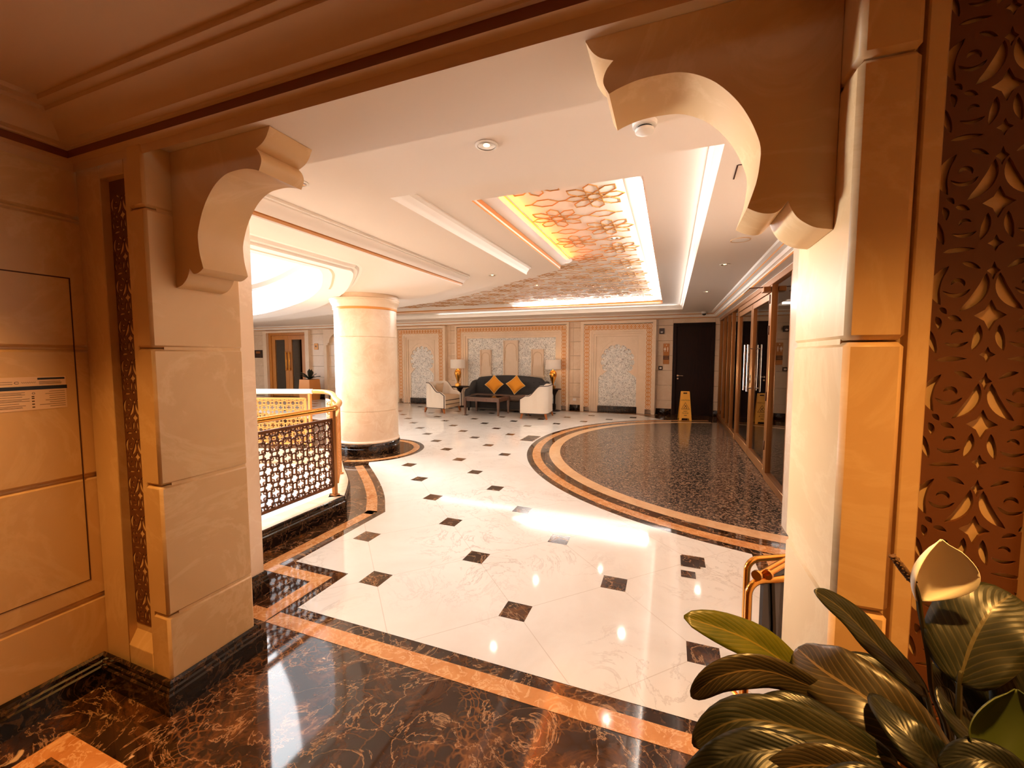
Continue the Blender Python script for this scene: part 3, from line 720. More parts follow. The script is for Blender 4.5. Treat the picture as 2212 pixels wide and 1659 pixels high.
x0, x1 = -6.09, -2.6
g = G(); frame_ring(g, x0, x1, 0, 2.412, .06, Y - .15, Y); g.make('outer_frame', 'stone', t, world=True)
ornament(x0 + .06, x1 - .06, .12, 2.335, .145, Y - .12, t)
g = G()
for i, (o_, w, d) in enumerate(((.205, .05, .115), (.255, .06, .085), (.315, .07, .05))): frame_ring(g, x0 + o_, x1 - o_, 0, 2.19 - o_ + .205, w, Y - d, Y)
g.make('stepped_frame', 'stone', t, world=True)
g = G(); g.box(x0 + .36, x1 - .36, Y - .012, Y - .002, .15, 2.03); g.make('mosaic_panel', 'mosaic', t, world=True)
g = G(); g.box(x0 + .36, x1 - .36, Y - .05, Y - .002, .005, .16, .004); g.make('plinth', 'basedark', t, world=True)
for ax0, ax1, az in ((-5.288, -4.937, 1.675), (-4.542, -4.093, 1.94), (-3.691, -3.329, 1.685)):
    g = G(); frame_ring(g, ax0, ax1, .8, az, .025, Y - .085, Y - .005); g.box(ax0 + .02, ax1 - .02, Y - .055, Y - .005, .8, az - .02)
    g.box(ax0 - .03, ax1 + .03, Y - .09, Y - .005, .90, .945)
    c = (ax0 + ax1) / 2; R = (ax1 - ax0) / 2 - .055
    pa = [(c + R * math.cos(a), az - .09 - R + R * math.sin(a) * 1.05) for a in [math.radians(200 - 220 * i / 40) for i in range(41)]]
    pa = [(x + .007 * math.sin(i * 1.6), z + .007 * math.cos(i * 1.6)) for i, (x, z) in enumerate(pa)]
    g.use(1).ribbon([(ax0 + .04, az - R * 2 - .25)] + pa + [(ax1 - .04, az - R * 2 - .25)], .012, .008, lambda u, v, k: (u, Y - .055 - k, v))
    g.make('arch_relief', ['stone', 'beige'], t, world=True)

# ------------------------------------------------------------------ round column
t = thing('column', 'thick round cream marble column with black base beside the atrium rail', 'column', (colc[0], colc[1], 0))
g = G(); g.lathe([(.0, 0.003), (.486, 0.003), (.486, .10), (.478, .108), (.478, .125), (.49, .132), (.492, .15), (.48, .168), (.476, .175), (0, .175)], 64); g.make('base', 'basedark', t)
g = G(); g.lathe([(0, .175), (.478, .175), (.484, .19), (.478, .205), (.468, .215), (.468, .225), (0, .225)], 64); g.make('base_ring', 'stone', t)
g = G()
for a, b in ((.215, .655), (.661, 1.778), (1.784, 2.20)): g.lathe([(0, a), (.459, a), (.465, a + .004), (.465, b - .004), (.459, b), (0, b)], 72)
g.lathe([(0, .22), (.458, .22), (.458, 2.2), (0, 2.2)], 48); g.make('shaft', 'column', t)
g = G(); g.lathe([(0, 2.19), (.472, 2.19), (.478, 2.205), (.474, 2.225), (0, 2.225)], 64); g.make('necking', 'goldline', t)
g = G(); g.lathe([(0, 2.225), (.478, 2.225), (.482, 2.26), (.50, 2.29), (.512, 2.31), (.512, 2.33), (.522, 2.335), (.522, 2.352), (.50, 2.362), (.50, 2.419), (0, 2.419)], 64); g.make('capital', 'stone', t)

# ------------------------------------------------------------------ curb and balustrades round the void
near = [(-2.87, 1.84), (-2.87, 3.075)]
arcw = smoothpath([(-2.865, 3.08), (-3.2, 3.5), (-3.6, 3.87), (-4.05, 4.29), (-4.45, 4.58), (-4.75, 4.55)], 6)
farw = [(-4.75, 4.55), (-7.1, 3.70), (-10.9, 2.22)]
def curb(path, name, wid=.2):
    prof = [(0, 0), (0, .11), (.006, .118), (.006, .13), (.012, .136), (.012, .158), (.02, .165)]
    g = G(); R = [[(x, y, z) for x, y in offset(path, d)] for d, z in prof]
    for k in range(len(R) - 1): g.use(0).skin([R[k], R[k + 1]], closed=False, cap=False)
    A, B = offset(path, .02), offset(path, wid); g.use(1).skin([[(x, y, .165) for x, y in A], [(x, y, .165) for x, y in B]], closed=False, cap=False)
    g.use(1).skin([[(x, y, .165) for x, y in B], [(x, y, -.1) for x, y in B]], closed=False, cap=False)
    for i in (0, -1): g.use(0).poly([R[k][i] for k in range(len(R))] + [(B[i][0], B[i][1], .165), (B[i][0], B[i][1], 0)])
    return struct(g.make(name, ['basedark', 'wall'], angle=30))
curb(near, 'trim_2'); curb(arcw, 'trim_3', .16); curb(farw, 'trim_4', .16)
def cell(g, u0, v0, s, fn, w, d):
    c = (u0 + s / 2, v0 + s / 2)
    lob = []
    for k in range(48):
        a = 2 * PI * k / 48; r = s * (.27 + .035 * math.cos(6 * a)); lob.append((c[0] + r * math.cos(a), c[1] + r * math.sin(a)))
    g.ribbon(lob, w, d, fn, True)
    for cx, cy in ((u0, c[1]), (c[0], v0)):
        pass
    for k in range(4):
        a = PI / 4 + k * PI / 2; q = (c[0] + s * .42 * math.cos(a), c[1] + s * .42 * math.sin(a))
        g.ribbon([(q[0] + s * .105 * math.cos(b), q[1] + s * .105 * math.sin(b)) for b in [2 * PI * i / 10 for i in range(10)]], w, d, fn, True)
        a2 = k * PI / 2; q = (c[0] + s * .5 * math.cos(a2), c[1] + s * .5 * math.sin(a2))
        g.ribbon([(q[0] + s * .2 * math.cos(b), q[1] + s * .2 * math.sin(b)) for b in [a2 + PI / 2 + PI * i / 10 for i in range(11)]], w, d, fn)
    for o_ in (.36, .64):
        g.ribbon([(u0 + s * o_, v0), (u0 + s * o_, v0 + s * .22)], w, d, fn); g.ribbon([(u0 + s * o_, v0 + s * .78), (u0 + s * o_, v0 + s)], w, d, fn)
        g.ribbon([(u0, v0 + s * o_), (u0 + s * .22, v0 + s * o_)], w, d, fn); g.ribbon([(u0 + s * .78, v0 + s * o_), (u0 + s, v0 + s * o_)], w, d, fn)
    for a, b in (((.22, .22), (.36, .36)), ((.78, .22), (.64, .36)), ((.22, .78), (.36, .64)), ((.78, .78), (.64, .64))): g.ribbon([(u0 + s * a[0], v0 + s * a[1]), (u0 + s * b[0], v0 + s * b[1])], w, d, fn)
def rail_panel(p, q, z0, z1, parent, m, s0=0.118, w=.006):
    P, Q = Vector(p), Vector(q); L = (Q - P).length; d = (Q - P) / L; n = Vector((-d.y, d.x))
    fn = lambda u, v, k: (P.x + d.x * u + n.x * (k - .006), P.y + d.y * u + n.y * (k - .006), z0 + v)
    nu = max(1, round(L / s0)); nv = max(1, round((z1 - z0) / s0)); H = z1 - z0; g = G()
    for i in range(nu):
        for j in range(nv):
            su, sv = L / nu, H / nv
            cell(g, 0, 0, 1.0, (lambda u, v, k, i=i, j=j: fn((i + u) * su, (j + v) * sv, k)), w / su, .012)
    f2 = lambda u, v, k: fn(u, v, k - .005)
    for a, b in (((0, 0), (L, 0)), ((0, H), (L, H)), ((0, 0), (0, H)), ((L, 0), (L, H))): g.ribbon([a, b], .024, .022, f2)
    return g.make('lattice_panel', m, parent, world=True, smooth=False)
def balustrade(label, path, posts, panels, m, hr, base):
    t = thing('balustrade', label, 'balustrade', (base[0], base[1], .165), group=None)
    g = G(); g.tube([(x, y, 1.0) for x, y in path], hr, 12); g.make('handrail', m[0], t, world=True)
    for x, y in posts:
        g = G(); g.box(x - .019, x + .019, y - .019, y + .019, .165, .985, .003); g.box(x - .032, x + .032, y - .032, y + .032, .1655, .18, .004); g.make('post', m[1], t, world=True)
    for a, b in panels: rail_panel(a, b, .265, .90, t, m[2])
    return t
balustrade('bronze lattice balustrade with brass handrail along the black marble curb', [(-2.97, 1.86), (-2.97, 3.02), (-2.985, 3.07)], [(-2.97, 3.045), (-2.97, 1.9)], [((-2.97, 1.93), (-2.97, 3.02))], ('brass', 'bronze', 'mesh'), .026, (-2.97, 2.5))
ap = smoothpath([(-2.985, 3.09), (-3.29, 3.47), (-3.68, 3.82), (-4.12, 4.23), (-4.42, 4.43), (-4.66, 4.44)], 6)
balustrade('pale curved balustrade section between the near rail and the far rail', ap, [(ap[9][0], ap[9][1]), (ap[18][0], ap[18][1])],
           [(ap[1], ap[8]), (ap[10], ap[17]), (ap[19], ap[24])], ('goldmesh', 'goldmesh', 'goldmesh'), .03, (-3.7, 3.8))
fp = [(-4.68, 4.44), (-5.6, 4.105), (-7.1, 3.56), (-9.0, 2.82)]
balustrade('gilded lattice balustrade on the far side of the atrium opening', fp, [(-4.72, 4.425), (-5.6, 4.105), (-6.4, 3.815), (-7.3, 3.485)],
           [((-4.78, 4.40), (-5.55, 4.123)), ((-5.65, 4.087), (-6.35, 3.833)), ((-6.45, 3.797), (-7.25, 3.503))], ('cornice', 'goldmesh', 'goldmesh'), .034, (-5.6, 4.1))

# ------------------------------------------------------------------ glazed partition on the right
GX = 1.13
t = thing('glass_partition', 'bronze framed glass partition with double doors along the right side', 'glass partition', (GX, 7.0, 0))
g = G()
mull = [11.2, 10.45, 9.75, 9.1, 8.32, 5.75, 4.84, 4.62]
for y in mull: g.box(GX - .035, GX + .035, y - .035, y + .035, 0.0, 2.40, .004)
g.box(GX - .04, GX + .04, 4.3, 11.28, 2.335, 2.405, .004)
g.box(GX - .04, GX + .04, 8.32, 11.28, .002, .09, .004); g.box(GX - .04, GX + .04, 4.3, 5.75, .002, .09, .004)
g.box(GX - .03, GX + .03, 5.75, 8.32, 2.26, 2.34, .004)
g.make('frame', 'bronze', t, world=True)
for a, b in list(zip(mull, mull[1:])) + [(4.62, 4.25)]:
    if a == 8.32: continue
    g = G(); g.box(GX - .004, GX + .004, min(a, b) + .03, max(a, b) - .03, .08, 2.34); g.make('glass_pane', 'glass', t, world=True)
for y0, y1, hy in ((5.80, 6.98, 6.86), (7.0, 8.28, 7.14)):
    dl = bpy.data.objects.new('door_leaf', None)
    g = G(); s = .085
    g.box(GX - .028, GX + .028, y0, y0 + s, .012, 2.25, .003); g.box(GX - .028, GX + .028, y1 - s, y1, .012, 2.25, .003)
    g.box(GX - .028, GX + .028, y0 + s, y1 - s, .012, .14, .003); g.box(GX - .028, GX + .028, y0 + s, y1 - s, 2.17, 2.25, .003)
    lf = g.make('door_leaf', 'bronze', t, world=True)
    g = G(); g.box(GX - .004, GX + .004, y0 + s - .01, y1 - s + .01, .13, 2.18); g.make('glass_pane', 'glass', lf, world=True)
    g = G(); x = GX - .085; g.tube([(x, hy, .98), (x, hy, 1.66)], .014, 12)
    for z in (1.03, 1.60): g.tube([(x, hy, z), (GX - .02, hy, z)], .009, 8)
    g.make('pull_handle', 'steel', lf, world=True)
    if y0 < 6:
        g = G()
        for z in (.35, .95, 1.75, 2.12): g.box(GX - .045, GX - .024, y0 - .012, y0 + .014, z, z + .11, .003)
        g.make('hinge', 'darkbronze', lf, world=True)
        g = G(); g.box(GX - .04, GX - .024, y1 - .06, y1 - .025, 1.10, 1.22, .003); g.make('lock', 'steel', lf, world=True)
g = G(); g.box(GX - .12, GX - .04, 5.72, 5.86, 2.255, 2.315, .004); g.make('door_closer', 'bronze', t, world=True)
g = G(); g.box(GX - .26, GX - .10, 5.78, 5.80, 2.308, 2.318); g.box(GX - .262, GX - .25, 5.79, 6.2, 2.308, 2.318); g.make('closer_arm', 'darkbronze', t, world=True)
# dim corridor behind the glass
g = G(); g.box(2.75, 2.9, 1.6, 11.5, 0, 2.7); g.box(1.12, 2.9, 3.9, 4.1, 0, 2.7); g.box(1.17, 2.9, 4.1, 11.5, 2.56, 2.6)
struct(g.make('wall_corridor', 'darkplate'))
g = G(); g.box(1.10, 1.2, 4.2, 11.3, 2.405, 2.57); struct(g.make('trim_5', 'paint'))

# ------------------------------------------------------------------ dark service door
d = bpy.data.objects.new('door_1', None); COL.objects.link(d); d.location = (.52, WY, 0); struct(d)
g = G(); g.box(.05, .13, WY - .02, WY + .06, 0, 2.31, .004); g.box(.92, 1.0, WY - .02, WY + .06, 0, 2.31, .004); g.box(.13, .92, WY - .02, WY + .06, 2.23, 2.31, .004)
g.make('door_frame', 'doorwood', d, world=True)
g = G(); g.box(.13, .92, WY + .02, WY + .06, .005, 2.23); g.make('door_leaf', 'doorwood', d, world=True)
g = G(); g.tube([(.175, WY + .02, 1.0), (.175, WY - .04, 1.0), (.19, WY - .045, 1.0), (.30, WY - .045, .997)], .009, 8); g.tube([(.175, WY + .02, 1.0), (.175, WY + .005, 1.0)], .024, 14); g.make('lever_handle', 'steel', d, world=True)
g = G(); g.tube([(.177, WY + .02, .925), (.177, WY + .006, .925)], .022, 14); g.make('lock_rose', 'steel', d, world=True)
# things on the wall beside the door
def text_mesh(g, s, size, fn, depth=.001):
    cu = bpy.data.curves.new('txt', 'FONT'); cu.body = s; cu.size = size; cu.align_x = 'CENTER'; cu.align_y = 'CENTER'
    ob = bpy.data.objects.new('txt', cu); COL.objects.link(ob); dg = bpy.context.evaluated_depsgraph_get()
    me = bpy.data.meshes.new_from_object(ob.evaluated_get(dg)); vs = [g.bm.verts.new(fn(v.co.x, v.co.y)) for v in me.vertices]
    for p in me.polygons: g._f([vs[i] for i in p.vertices])
    bpy.data.objects.remove(ob); bpy.data.meshes.remove(me); bpy.data.curves.remove(cu)
t = thing('wall_fixture', 'dark square wall fixture with white lens high beside the door', 'wall fixture', (-.225, WY, 2.05))
g = G(); g.box(-.285, -.165, WY - .06, WY - .001, 2.05, 2.19, .008); g.make('body', 'darkplate', t, world=True)
g = G(); g.sphere((-.225, WY - .06, 2.095), .03, 12, (1, .4, .7)); g.make('lens', 'white', t, world=True)
t = thing('restroom_sign', 'tall bronze restroom sign with white figures left of the dark door', 'sign', (-.105, WY, 1.28))
g = G(); g.box(-.18, -.035, WY - .015, WY - .001, 1.285, 1.805, .003); g.make('plate', 'bronze', t, world=True)
g = G(); g.box(-.178, -.037, WY - .019, WY - .015, 1.40, 1.50); g.make('name_strip', 'darkplate', t, world=True)
g = G(); fw = lambda u, v: (u, WY - .0165, v)
for c, s in ((-.14, 0), (-.075, 1)):
    g = G()
    g.poly([fw(c + .012 * math.cos(k * PI / 5), 1.705 + .012 * math.sin(k * PI / 5)) for k in range(10)])
    g.poly([fw(c - (.012 if s else .022), 1.69), fw(c + (.012 if s else .022), 1.69), fw(c + (.026 if not s else .012), 1.645), fw(c + .008, 1.64), fw(c + .008, 1.60), fw(c - .008, 1.60), fw(c - .008, 1.64), fw(c - (.026 if not s else .012), 1.645)])
    g.make('pictogram', 'whiteprint', t, world=True, smooth=False)
g = G(); g.poly([fw(-.107 + .014 * math.cos(k * PI / 6), 1.765 + .014 * math.sin(k * PI / 6)) for k in range(12)])
g.make('emblem', 'whiteprint', t, world=True, smooth=False)
g = G(); f2 = lambda u, v: (-.108 + u, WY - .0195, 1.45 + v)
for z in (-.02, .02): g.box(-.16, -.055, WY - .0205, WY - .019, 1.45 + z - .006, 1.45 + z + .006)
g.make('name_text', 'bronze', t, world=True)
t = thing('card_reader', 'small dark card reader with white screen left of the dark door', 'card reader', (-.23, WY, 1.14))
g = G(); g.box(-.285, -.185, WY - .03, WY - .001, 1.14, 1.235, .006); g.make('body', 'darkplate', t, world=True)
g = G(); g.box(-.262, -.21, WY - .033, WY - .03, 1.165, 1.205); g.make('screen', 'white', t, world=True)
t = thing('wall_socket', 'white socket plate low on the wall right of the sofa bay', 'socket', (-2.45, WY, .26))
g = G(); g.box(-2.50, -2.405, WY - .012, WY - .001, .26, .325, .003); g.make('plate', 'white', t, world=True)
g = G(); g.box(-2.475, -2.43, WY - .015, WY - .012, .278, .305); g.make('rocker', 'white', t, world=True)
# ------------------------------------------------------------------ honey wood double doors at the far left
d = bpy.data.objects.new('door_2', None); COL.objects.link(d); d.location = (-13.05, WY, 0); struct(d)
g = G(); g.box(-14.15, -13.98, WY - .10, WY - .001, 0, 2.40); g.box(-12.10, -11.93, WY - .10, WY - .001, 0, 2.40); g.box(-13.98, -12.10, WY - .10, WY - .001, 2.33, 2.40)
g.make('stone_surround', 'stone', d, world=True)
g = G(); g.box(-13.98, -13.86, WY + .0, WY + .10, 0, 2.33); g.box(-12.22, -12.10, WY, WY + .10, 0, 2.33); g.box(-13.86, -12.22, WY, WY + .10, 2.24, 2.33); g.make('door_frame', 'honeywood', d, world=True)
for a, b, hx in ((-13.86, -13.04, -13.12), (-13.04, -12.22, -12.96)):
    g = G(); s = .17; g.box(a + .004, a + s, WY + .03, WY + .08, .01, 2.235, .004); g.box(b - s, b - .004, WY + .03, WY + .08, .01, 2.235, .004)
    g.box(a + s, b - s, WY + .03, WY + .08, .01, .2, .004); g.box(a + s, b - s, WY + .03, WY + .08, 2.08, 2.235, .004); lf = g.make('door_leaf', 'honeywood', d, world=True)
    g = G(); g.box(a + s - .01, b - s + .01, WY + .05, WY + .058, .19, 2.09); g.make('glass_pane', 'glass', lf, world=True)
    g = G(); g.box(hx - .03, hx + .03, WY - .03, WY - .005, .95, 1.65, .008); g.box(hx - .02, hx + .02, WY - .01, WY + .03, 1.0, 1.04); g.box(hx - .02, hx + .02, WY - .01, WY + .03, 1.56, 1.60); g.make('pull_handle', 'brass', lf, world=True)
g = G(); g.box(-14.4, -11.6, WY + 1.5, WY + 1.6, 0, 2.6); g.box(-14.3, -14.2, WY + .12, WY + 1.5, 0, 2.6); g.box(-11.9, -11.8, WY + .12, WY + 1.5, 0, 2.6); g.box(-14.3, -11.8, WY + .12, WY + 1.6, -.05, .0); g.box(-14.3, -11.8, WY + .12, WY + 1.6, 2.5, 2.6)
struct(g.make('wall_anteroom', 'beige'))
t = thing('console_cabinet', 'panelled console cabinet seen through the honey wood glass door', 'cabinet', (-12.75, WY + 1.3, 0))
g = G(); g.box(-13.15, -12.25, WY + 1.1, WY + 1.48, .02, .86, .006); g.make('body', 'honeywood', t, world=True)
g = G(); g.box(-13.2, -12.2, WY + 1.06, WY + 1.49, .86, .90, .006); g.make('top', 'stone', t, world=True)
g = G(); frame_ring(g, -12.95, -12.45, .2, .78, .035, WY + 1.085, WY + 1.1); g.make('door_panel', 'tablewood', t, world=True)
t = thing('sculpture', 'pale carved coral shaped sculpture on the console behind the glass door', 'sculpture', (-12.6, WY + 1.25, .902))
g = G(); g.skin([[(r * math.cos(2 * PI * k / 10) * (1 + .25 * math.sin(3 * k + i)) - .02 * i, r * .6 * math.sin(2 * PI * k / 10), z) for k in range(10)] for i, (r, z) in enumerate(((.17, 0), (.15, .08), (.08, .14), (.11, .28), (.13, .42), (.1, .55), (.12, .66), (.06, .78), (.01, .88)))]); g.make('body', 'stone', t)
t = thing('wall_panel', 'square dark bronze framed panel on the wall left of the honey wood doors', 'wall panel', (-14.45, WY, 1.43))
g = G(); g.box(-14.68, -14.30, WY - .04, WY - .001, 1.42, 1.71, .006); g.make('case', 'darkplate', t, world=True)
g = G(); g.box(-14.60, -14.38, WY - .044, WY - .04, 1.58, 1.66); g.make('screen', 'bronze', t, world=True)
t = thing('door_sign', 'small bronze sign plate on the wall right of the honey wood doors', 'sign', (-11.66, WY, 1.71))
g = G(); g.box(-11.76, -11.58, WY - .02, WY - .001, 1.71, 1.93, .004); g.make('plate', 'bronze', t, world=True)
g = G(); g.box(-11.70, -11.645, WY - .024, WY - .02, 1.80, 1.855); g.make('symbol', 'darkplate', t, world=True)
# arched recess to the right of the planter
g = G(); cx = -10.45; R = .55
out = [(-11.25, 0), (-11.12, 0), (-11.12, 1.86), (-11.06, 1.86), (-11.06, 1.93), (-11.0, 1.95)] + [(cx + .55 * math.cos(a), 1.95 + .36 * math.sin(a)) for a in [math.radians(180 - 180 * i / 20) for i in range(21)]] + [(-9.84, 1.93), (-9.84, 1.86), (-9.78, 1.86), (-9.78, 0), (-9.65, 0), (-9.65, 2.4), (-11.25, 2.4)]
g.skin([[(u, WY - .10, v) for u, v in out], [(u, WY - .001, v) for u, v in out]])
tag(g.make('arch_recess', 'stone', angle=30), 'cream stone arch recess half hidden behind the round column', 'arch')
t = thing('potted_plant', 'small leafy plant in a faceted copper planter near the honey wood doors', 'plant', (-11.45, 10.75, 0))
g = G()
q = [(.26, .0), (.30, .3), (.27, .70)]
g.skin([[(r * math.cos(PI / 4 + PI / 2 * k) * 1.15, r * math.sin(PI / 4 + PI / 2 * k) * 1.15, z) for k in range(4)] for r, z in q]); g.make('planter', 'planter', t)
g = G(); g.box(-.2, .2, -.2, .2, .69, .705); g.make('soil', 'soil', t)
for i in range(9):
    a = i * 2.399; ln = .22 + .08 * (i % 3); up = .1 + .12 * ((i * 7) % 4) / 3
    g = G(); path = [Vector((0, 0, .70)) + Vector((math.cos(a) * ln * s, math.sin(a) * ln * s, up * 2 * s - .1 * s * s)) for s in (0, .35, .7, 1.0)]
    side = Vector((-math.sin(a), math.cos(a), 0)); g.skin([[p - side * w, p + Vector((0, 0, .015)), p + side * w, p - Vector((0, 0, .008))] for p, w in zip(path, (.012, .05, .06, .004))]); g.make('leaf', 'leafdark', t)

# ------------------------------------------------------------------ ceiling fixtures and lobby lamps
def downlight_proto(r=.045):
    t = thing('downlight', '', 'downlight', (0, 0, 0), group='recessed ceiling downlights')
    g = G(); g.lathe([(r, -.001), (r * 1.25, -.001), (r * 1.28, -.004), (r * 1.05, -.008), (r, -.006)], 28); g.make('trim_ring', 'white', t)
    g = G(); g.lathe([(r, -.004), (r * .5, -.0015), (0, -.0012)], 24); g.make('reflector', 'chrome', t)
    g = G(); g.lathe([(0, -.0025), (r * .34, -.0028), (r * .36, -.0016)], 16); g.make('bulb', 'glow', t)
    return t
DL = [((-.885, 1.968, Z0), 'recessed downlight in the plain ceiling just beyond the portal beam'),
      ((-2.14, 1.975, Z0), 'recessed downlight half hidden by the left scalloped corbel'),
      ((-2.2, 5.06, Z0), 'small recessed downlight near the far end of the stepped ceiling beams'),
      ((.557, 5.425, Z0), 'recessed downlight in the right ceiling strip before the glass doors'),
      ((.529, 7.6, Z0), 'farthest recessed downlight in the right ceiling strip by the glass partition'),
      ((-.601, 4.687, ZL), 'nearest recessed downlight set inside the strapwork ceiling tray'),
      ((-.605, 6.307, ZL), 'second recessed downlight from the portal in the strapwork tray right side'),
      ((-2.287, 7.278, ZL), 'leftmost recessed downlight in the strapwork tray toward the column'),
      ((-1.208, 8.131, ZL), 'recessed downlight at the far end of the strapwork tray')]
proto = None
for loc, lab in DL:
    loc = (loc[0], loc[1], loc[2] - .0005)
    if proto is None: proto = downlight_proto(); proto.location = loc; proto['label'] = lab
    else: dup(proto, loc, 0, lab)
    light('downlight_lamp', 'SPOT', (loc[0], loc[1], loc[2] - .012), 30 if loc[1] > 6 else 9, (1.0, 0.88, 0.76), .03, spot=2.5)
t = thing('smoke_detector', 'white smoke detector on the ceiling under the right corbel', 'smoke detector', (-.135, 2.04, Z0))
g = G(); g.lathe([(0, -.001), (.055, -.001), (.052, -.018), (.04, -.022), (0, -.022)], 28); g.make('base', 'white', t)
g = G(); g.lathe([(0, -.022), (.034, -.022), (.034, -.032), (0, -.032)], 24); g.make('sensing_slot', 'black', t)
g = G(); g.lathe([(0, -.032), (.042, -.032), (.04, -.042), (.02, -.05), (0, -.051)], 28); g.make('cap', 'white', t)
t = thing('ceiling_speaker', 'round flush ceiling speaker beside the right corbel foot', 'ceiling speaker', (.567, 4.342, Z0))
g = G(); g.lathe([(.075, -.001), (.085, -.001), (.083, -.008), (.074, -.006)], 32); g.make('rim', 'beige', t)
g = G(); g.lathe([(0, -.002), (.075, -.002), (.074, -.004), (0, -.006)], 32); g.make('grille', 'white', t)
g = G()
for a, b in (((.32, 2.66), (.325, 2.86)), ((.32, 2.66), (.40, 2.665))): g.ribbon([a, b], .008, .002, lambda u, v, k: (u, v, Z0 - .0005 - k))
tag(g.make('ceiling_hatch', 'ink', smooth=False), 'dark corner gap of a flush ceiling hatch behind the right corbel', 'ceiling hatch')
t = thing('security_camera', 'small white dome security camera at the ceiling corner above the dark door', 'security camera', (.72, 10.98, Z0))
g = G(); g.lathe([(0, -.001), (.06, -.001), (.058, -.05), (0, -.05)], 24); g.make('housing', 'white', t)
g = G(); g.lathe([(0, -.05), (.045, -.05), (.04, -.075), (.02, -.09), (0, -.094)], 24); g.make('lens_dome', 'black', t)
for loc, lab in (((-2.02, .34, 2.4835), 'warm recessed downlight near the left wall of the dim vestibule'), ((.40, .46, 2.4835), 'warm recessed downlight above the peace lily in the vestibule'), ((-.8, -.9, 2.4835), 'warm recessed downlight behind the viewer in the vestibule')):
    dup(proto, loc, 0, lab)

# ------------------------------------------------------------------ seating group
def armchair(label):
    t = thing('armchair', label, 'armchair', group=None)
    U = [(.33, -.40)] + [(x, -.40) for x in (.2, .05, -.1)] + [(-.33 + .18 - .18 * math.sin(a), -.40 + .18 - .18 * math.cos(a)) for a in [PI / 2 * i / 6 for i in range(7)]]
    U += [(-.33, 0)] + [(x, -y) for x, y in U[::-1]]
    U = smoothpath(U, 3)
    def H(x):
        s = max(0, min(1, (x + .17) / .30)); s = s * s * (3 - 2 * s); return .80 - .24 * s - .08 * max(0, (x - .2) / .13)
    th = .075; inn = offset(U, -th)
    # path runs so that the inside of the U lies to its right
    c = sum((Vector(p) for p in inn), Vector((0, 0))) / len(inn)
    if (Vector(inn[len(inn) // 2]) - Vector((.1, 0))).length > (Vector(U[len(U) // 2]) - Vector((.1, 0))).length: inn = offset(U, th)
    g = G(); rings = []
    for (x, y), (xi, yi) in zip(U, inn):
        h = H(x); mx, my = (x + xi) / 2, (y + yi) / 2
        rings.append([(x, y, .13), (x, y, h - .02), (x * .8 + xi * .2, y * .8 + yi * .2, h - .004), (mx, my, h), (x * .2 + xi * .8, y * .2 + yi * .8, h - .004), (xi, yi, h - .02), (xi, yi, .13)])
    g.skin(rings); g.make('shell', 'ivory', t, angle=50)
    g = G(); g.tube([(x, y, H(x) - .012) for x, y in offset(U, -.002)], .010, 6); g.tube([(x, y, .133) for x, y in U], .008, 6)
    for s in (-1, 1): g.tube([(.332, s * .40, .13), (.332, s * .40, H(.33) - .015)], .010, 6)
    g.make('piping', 'piping', t)
    g = G(); g.box(-.26, .325, -.322, .322, .13, .225, .01, 2); g.box(-.26, .328, -.322, .322, .23, .33, .012, 2); g.make('seat_base', 'beige', t)
    g = G(); g.box(-.25, .335, -.32, .32, .335, .455, .03, 3); g.make('seat_cushion', 'beige', t)
    g = G()
    for z in (.228, .332): g.tube([(.331, -.32, z), (.331, .32, z)], .006, 6)
    g.make('seat_piping', 'piping', t)
    for sx, sy in ((1, 1), (1, -1), (-1, 1), (-1, -1)):
        g = G(); x, y = sx * .28, sy * .35
        g.skin([[(x + sx * d + a * w, y + sy * d * .3 + b * w, z) for a, b in ((-1, -1), (1, -1), (1, 1), (-1, 1))] for z, w, d in ((.135, .028, 0), (.0, .015, .035))]); g.make('leg', 'orangewood', t)
    return t
ch = armchair('ivory armchair with dark piping left of the coffee table'); ch.location = (-5.72, 9.78, 0); ch.rotation_euler = (0, 0, math.radians(-6))
ch2 = dup(ch, (-3.02, 9.67, 0), math.radians(184), 'ivory armchair with dark piping right of the coffee table, its back turned')
t = tag(bpy.data.objects.new('throw_pillow', None), 'small beige throw pillow leaning inside the left armchair', 'pillow'); COL.objects.link(t)
def pillow(g, s, th, n=12, pinch=.10):
    rows = []
    for sgn in (1, -1):
        V = [[None] * (n + 1) for _ in range(n + 1)]
        for i in range(n + 1):
            for j in range(n + 1):
                u, v = -1 + 2 * i / n, -1 + 2 * j / n
                k = (1 - u ** 4) * (1 - v ** 4); x = u * (1 - pinch * (1 - v * v)); y = v * (1 - pinch * (1 - u * u))
                V[i][j] = g.bm.verts.new((x * s, sgn * th * max(0, k) ** .6, y * s))
        for i in range(n):
            for j in range(n): g._f((V[i][j], V[i + 1][j], V[i + 1][j + 1], V[i][j + 1]))
    return g
t.location = (-5.83, 9.79, .62); t.rotation_euler = (math.radians(12), 0, math.radians(80))
g = G(); pillow(g, .15, .05).make('cover', 'beige', t)
# charcoal tufted sofa
t = thing('sofa', 'charcoal velvet sofa with a curved tufted back against the mosaic wall bay', 'sofa', (-4.1, 10.45, 0))
SX = -4.1
g = G(); g.box(SX - 1.15, SX + 1.10, 10.18, 10.72, .085, .30, .02, 2); g.make('base', 'sofa', t, world=True)
g = G(); g.box(SX - 1.0, SX + .95, 10.15, 10.56, .305, .455, .045, 3)
g.make('seat_cushion', 'sofaseat', t, world=True)
g = G(); n = 40; rings = []
for i in range(n + 1):
    u = -1 + 2 * i / n; x = SX - .02 + u * 1.03; h = .965 - .085 * u * u - .13 * max(0, (abs(u) - .86) / .14) ** 2.2; y = 10.53
    rings.append([(x, y + .0, .42), (x, y + .07, h - .05), (x, y + .10, h - .01), (x, y + .14, h), (x, y + .18, h - .015), (x, y + .20, h - .06), (x, y + .20, .12), (x, y + .05, .12)])
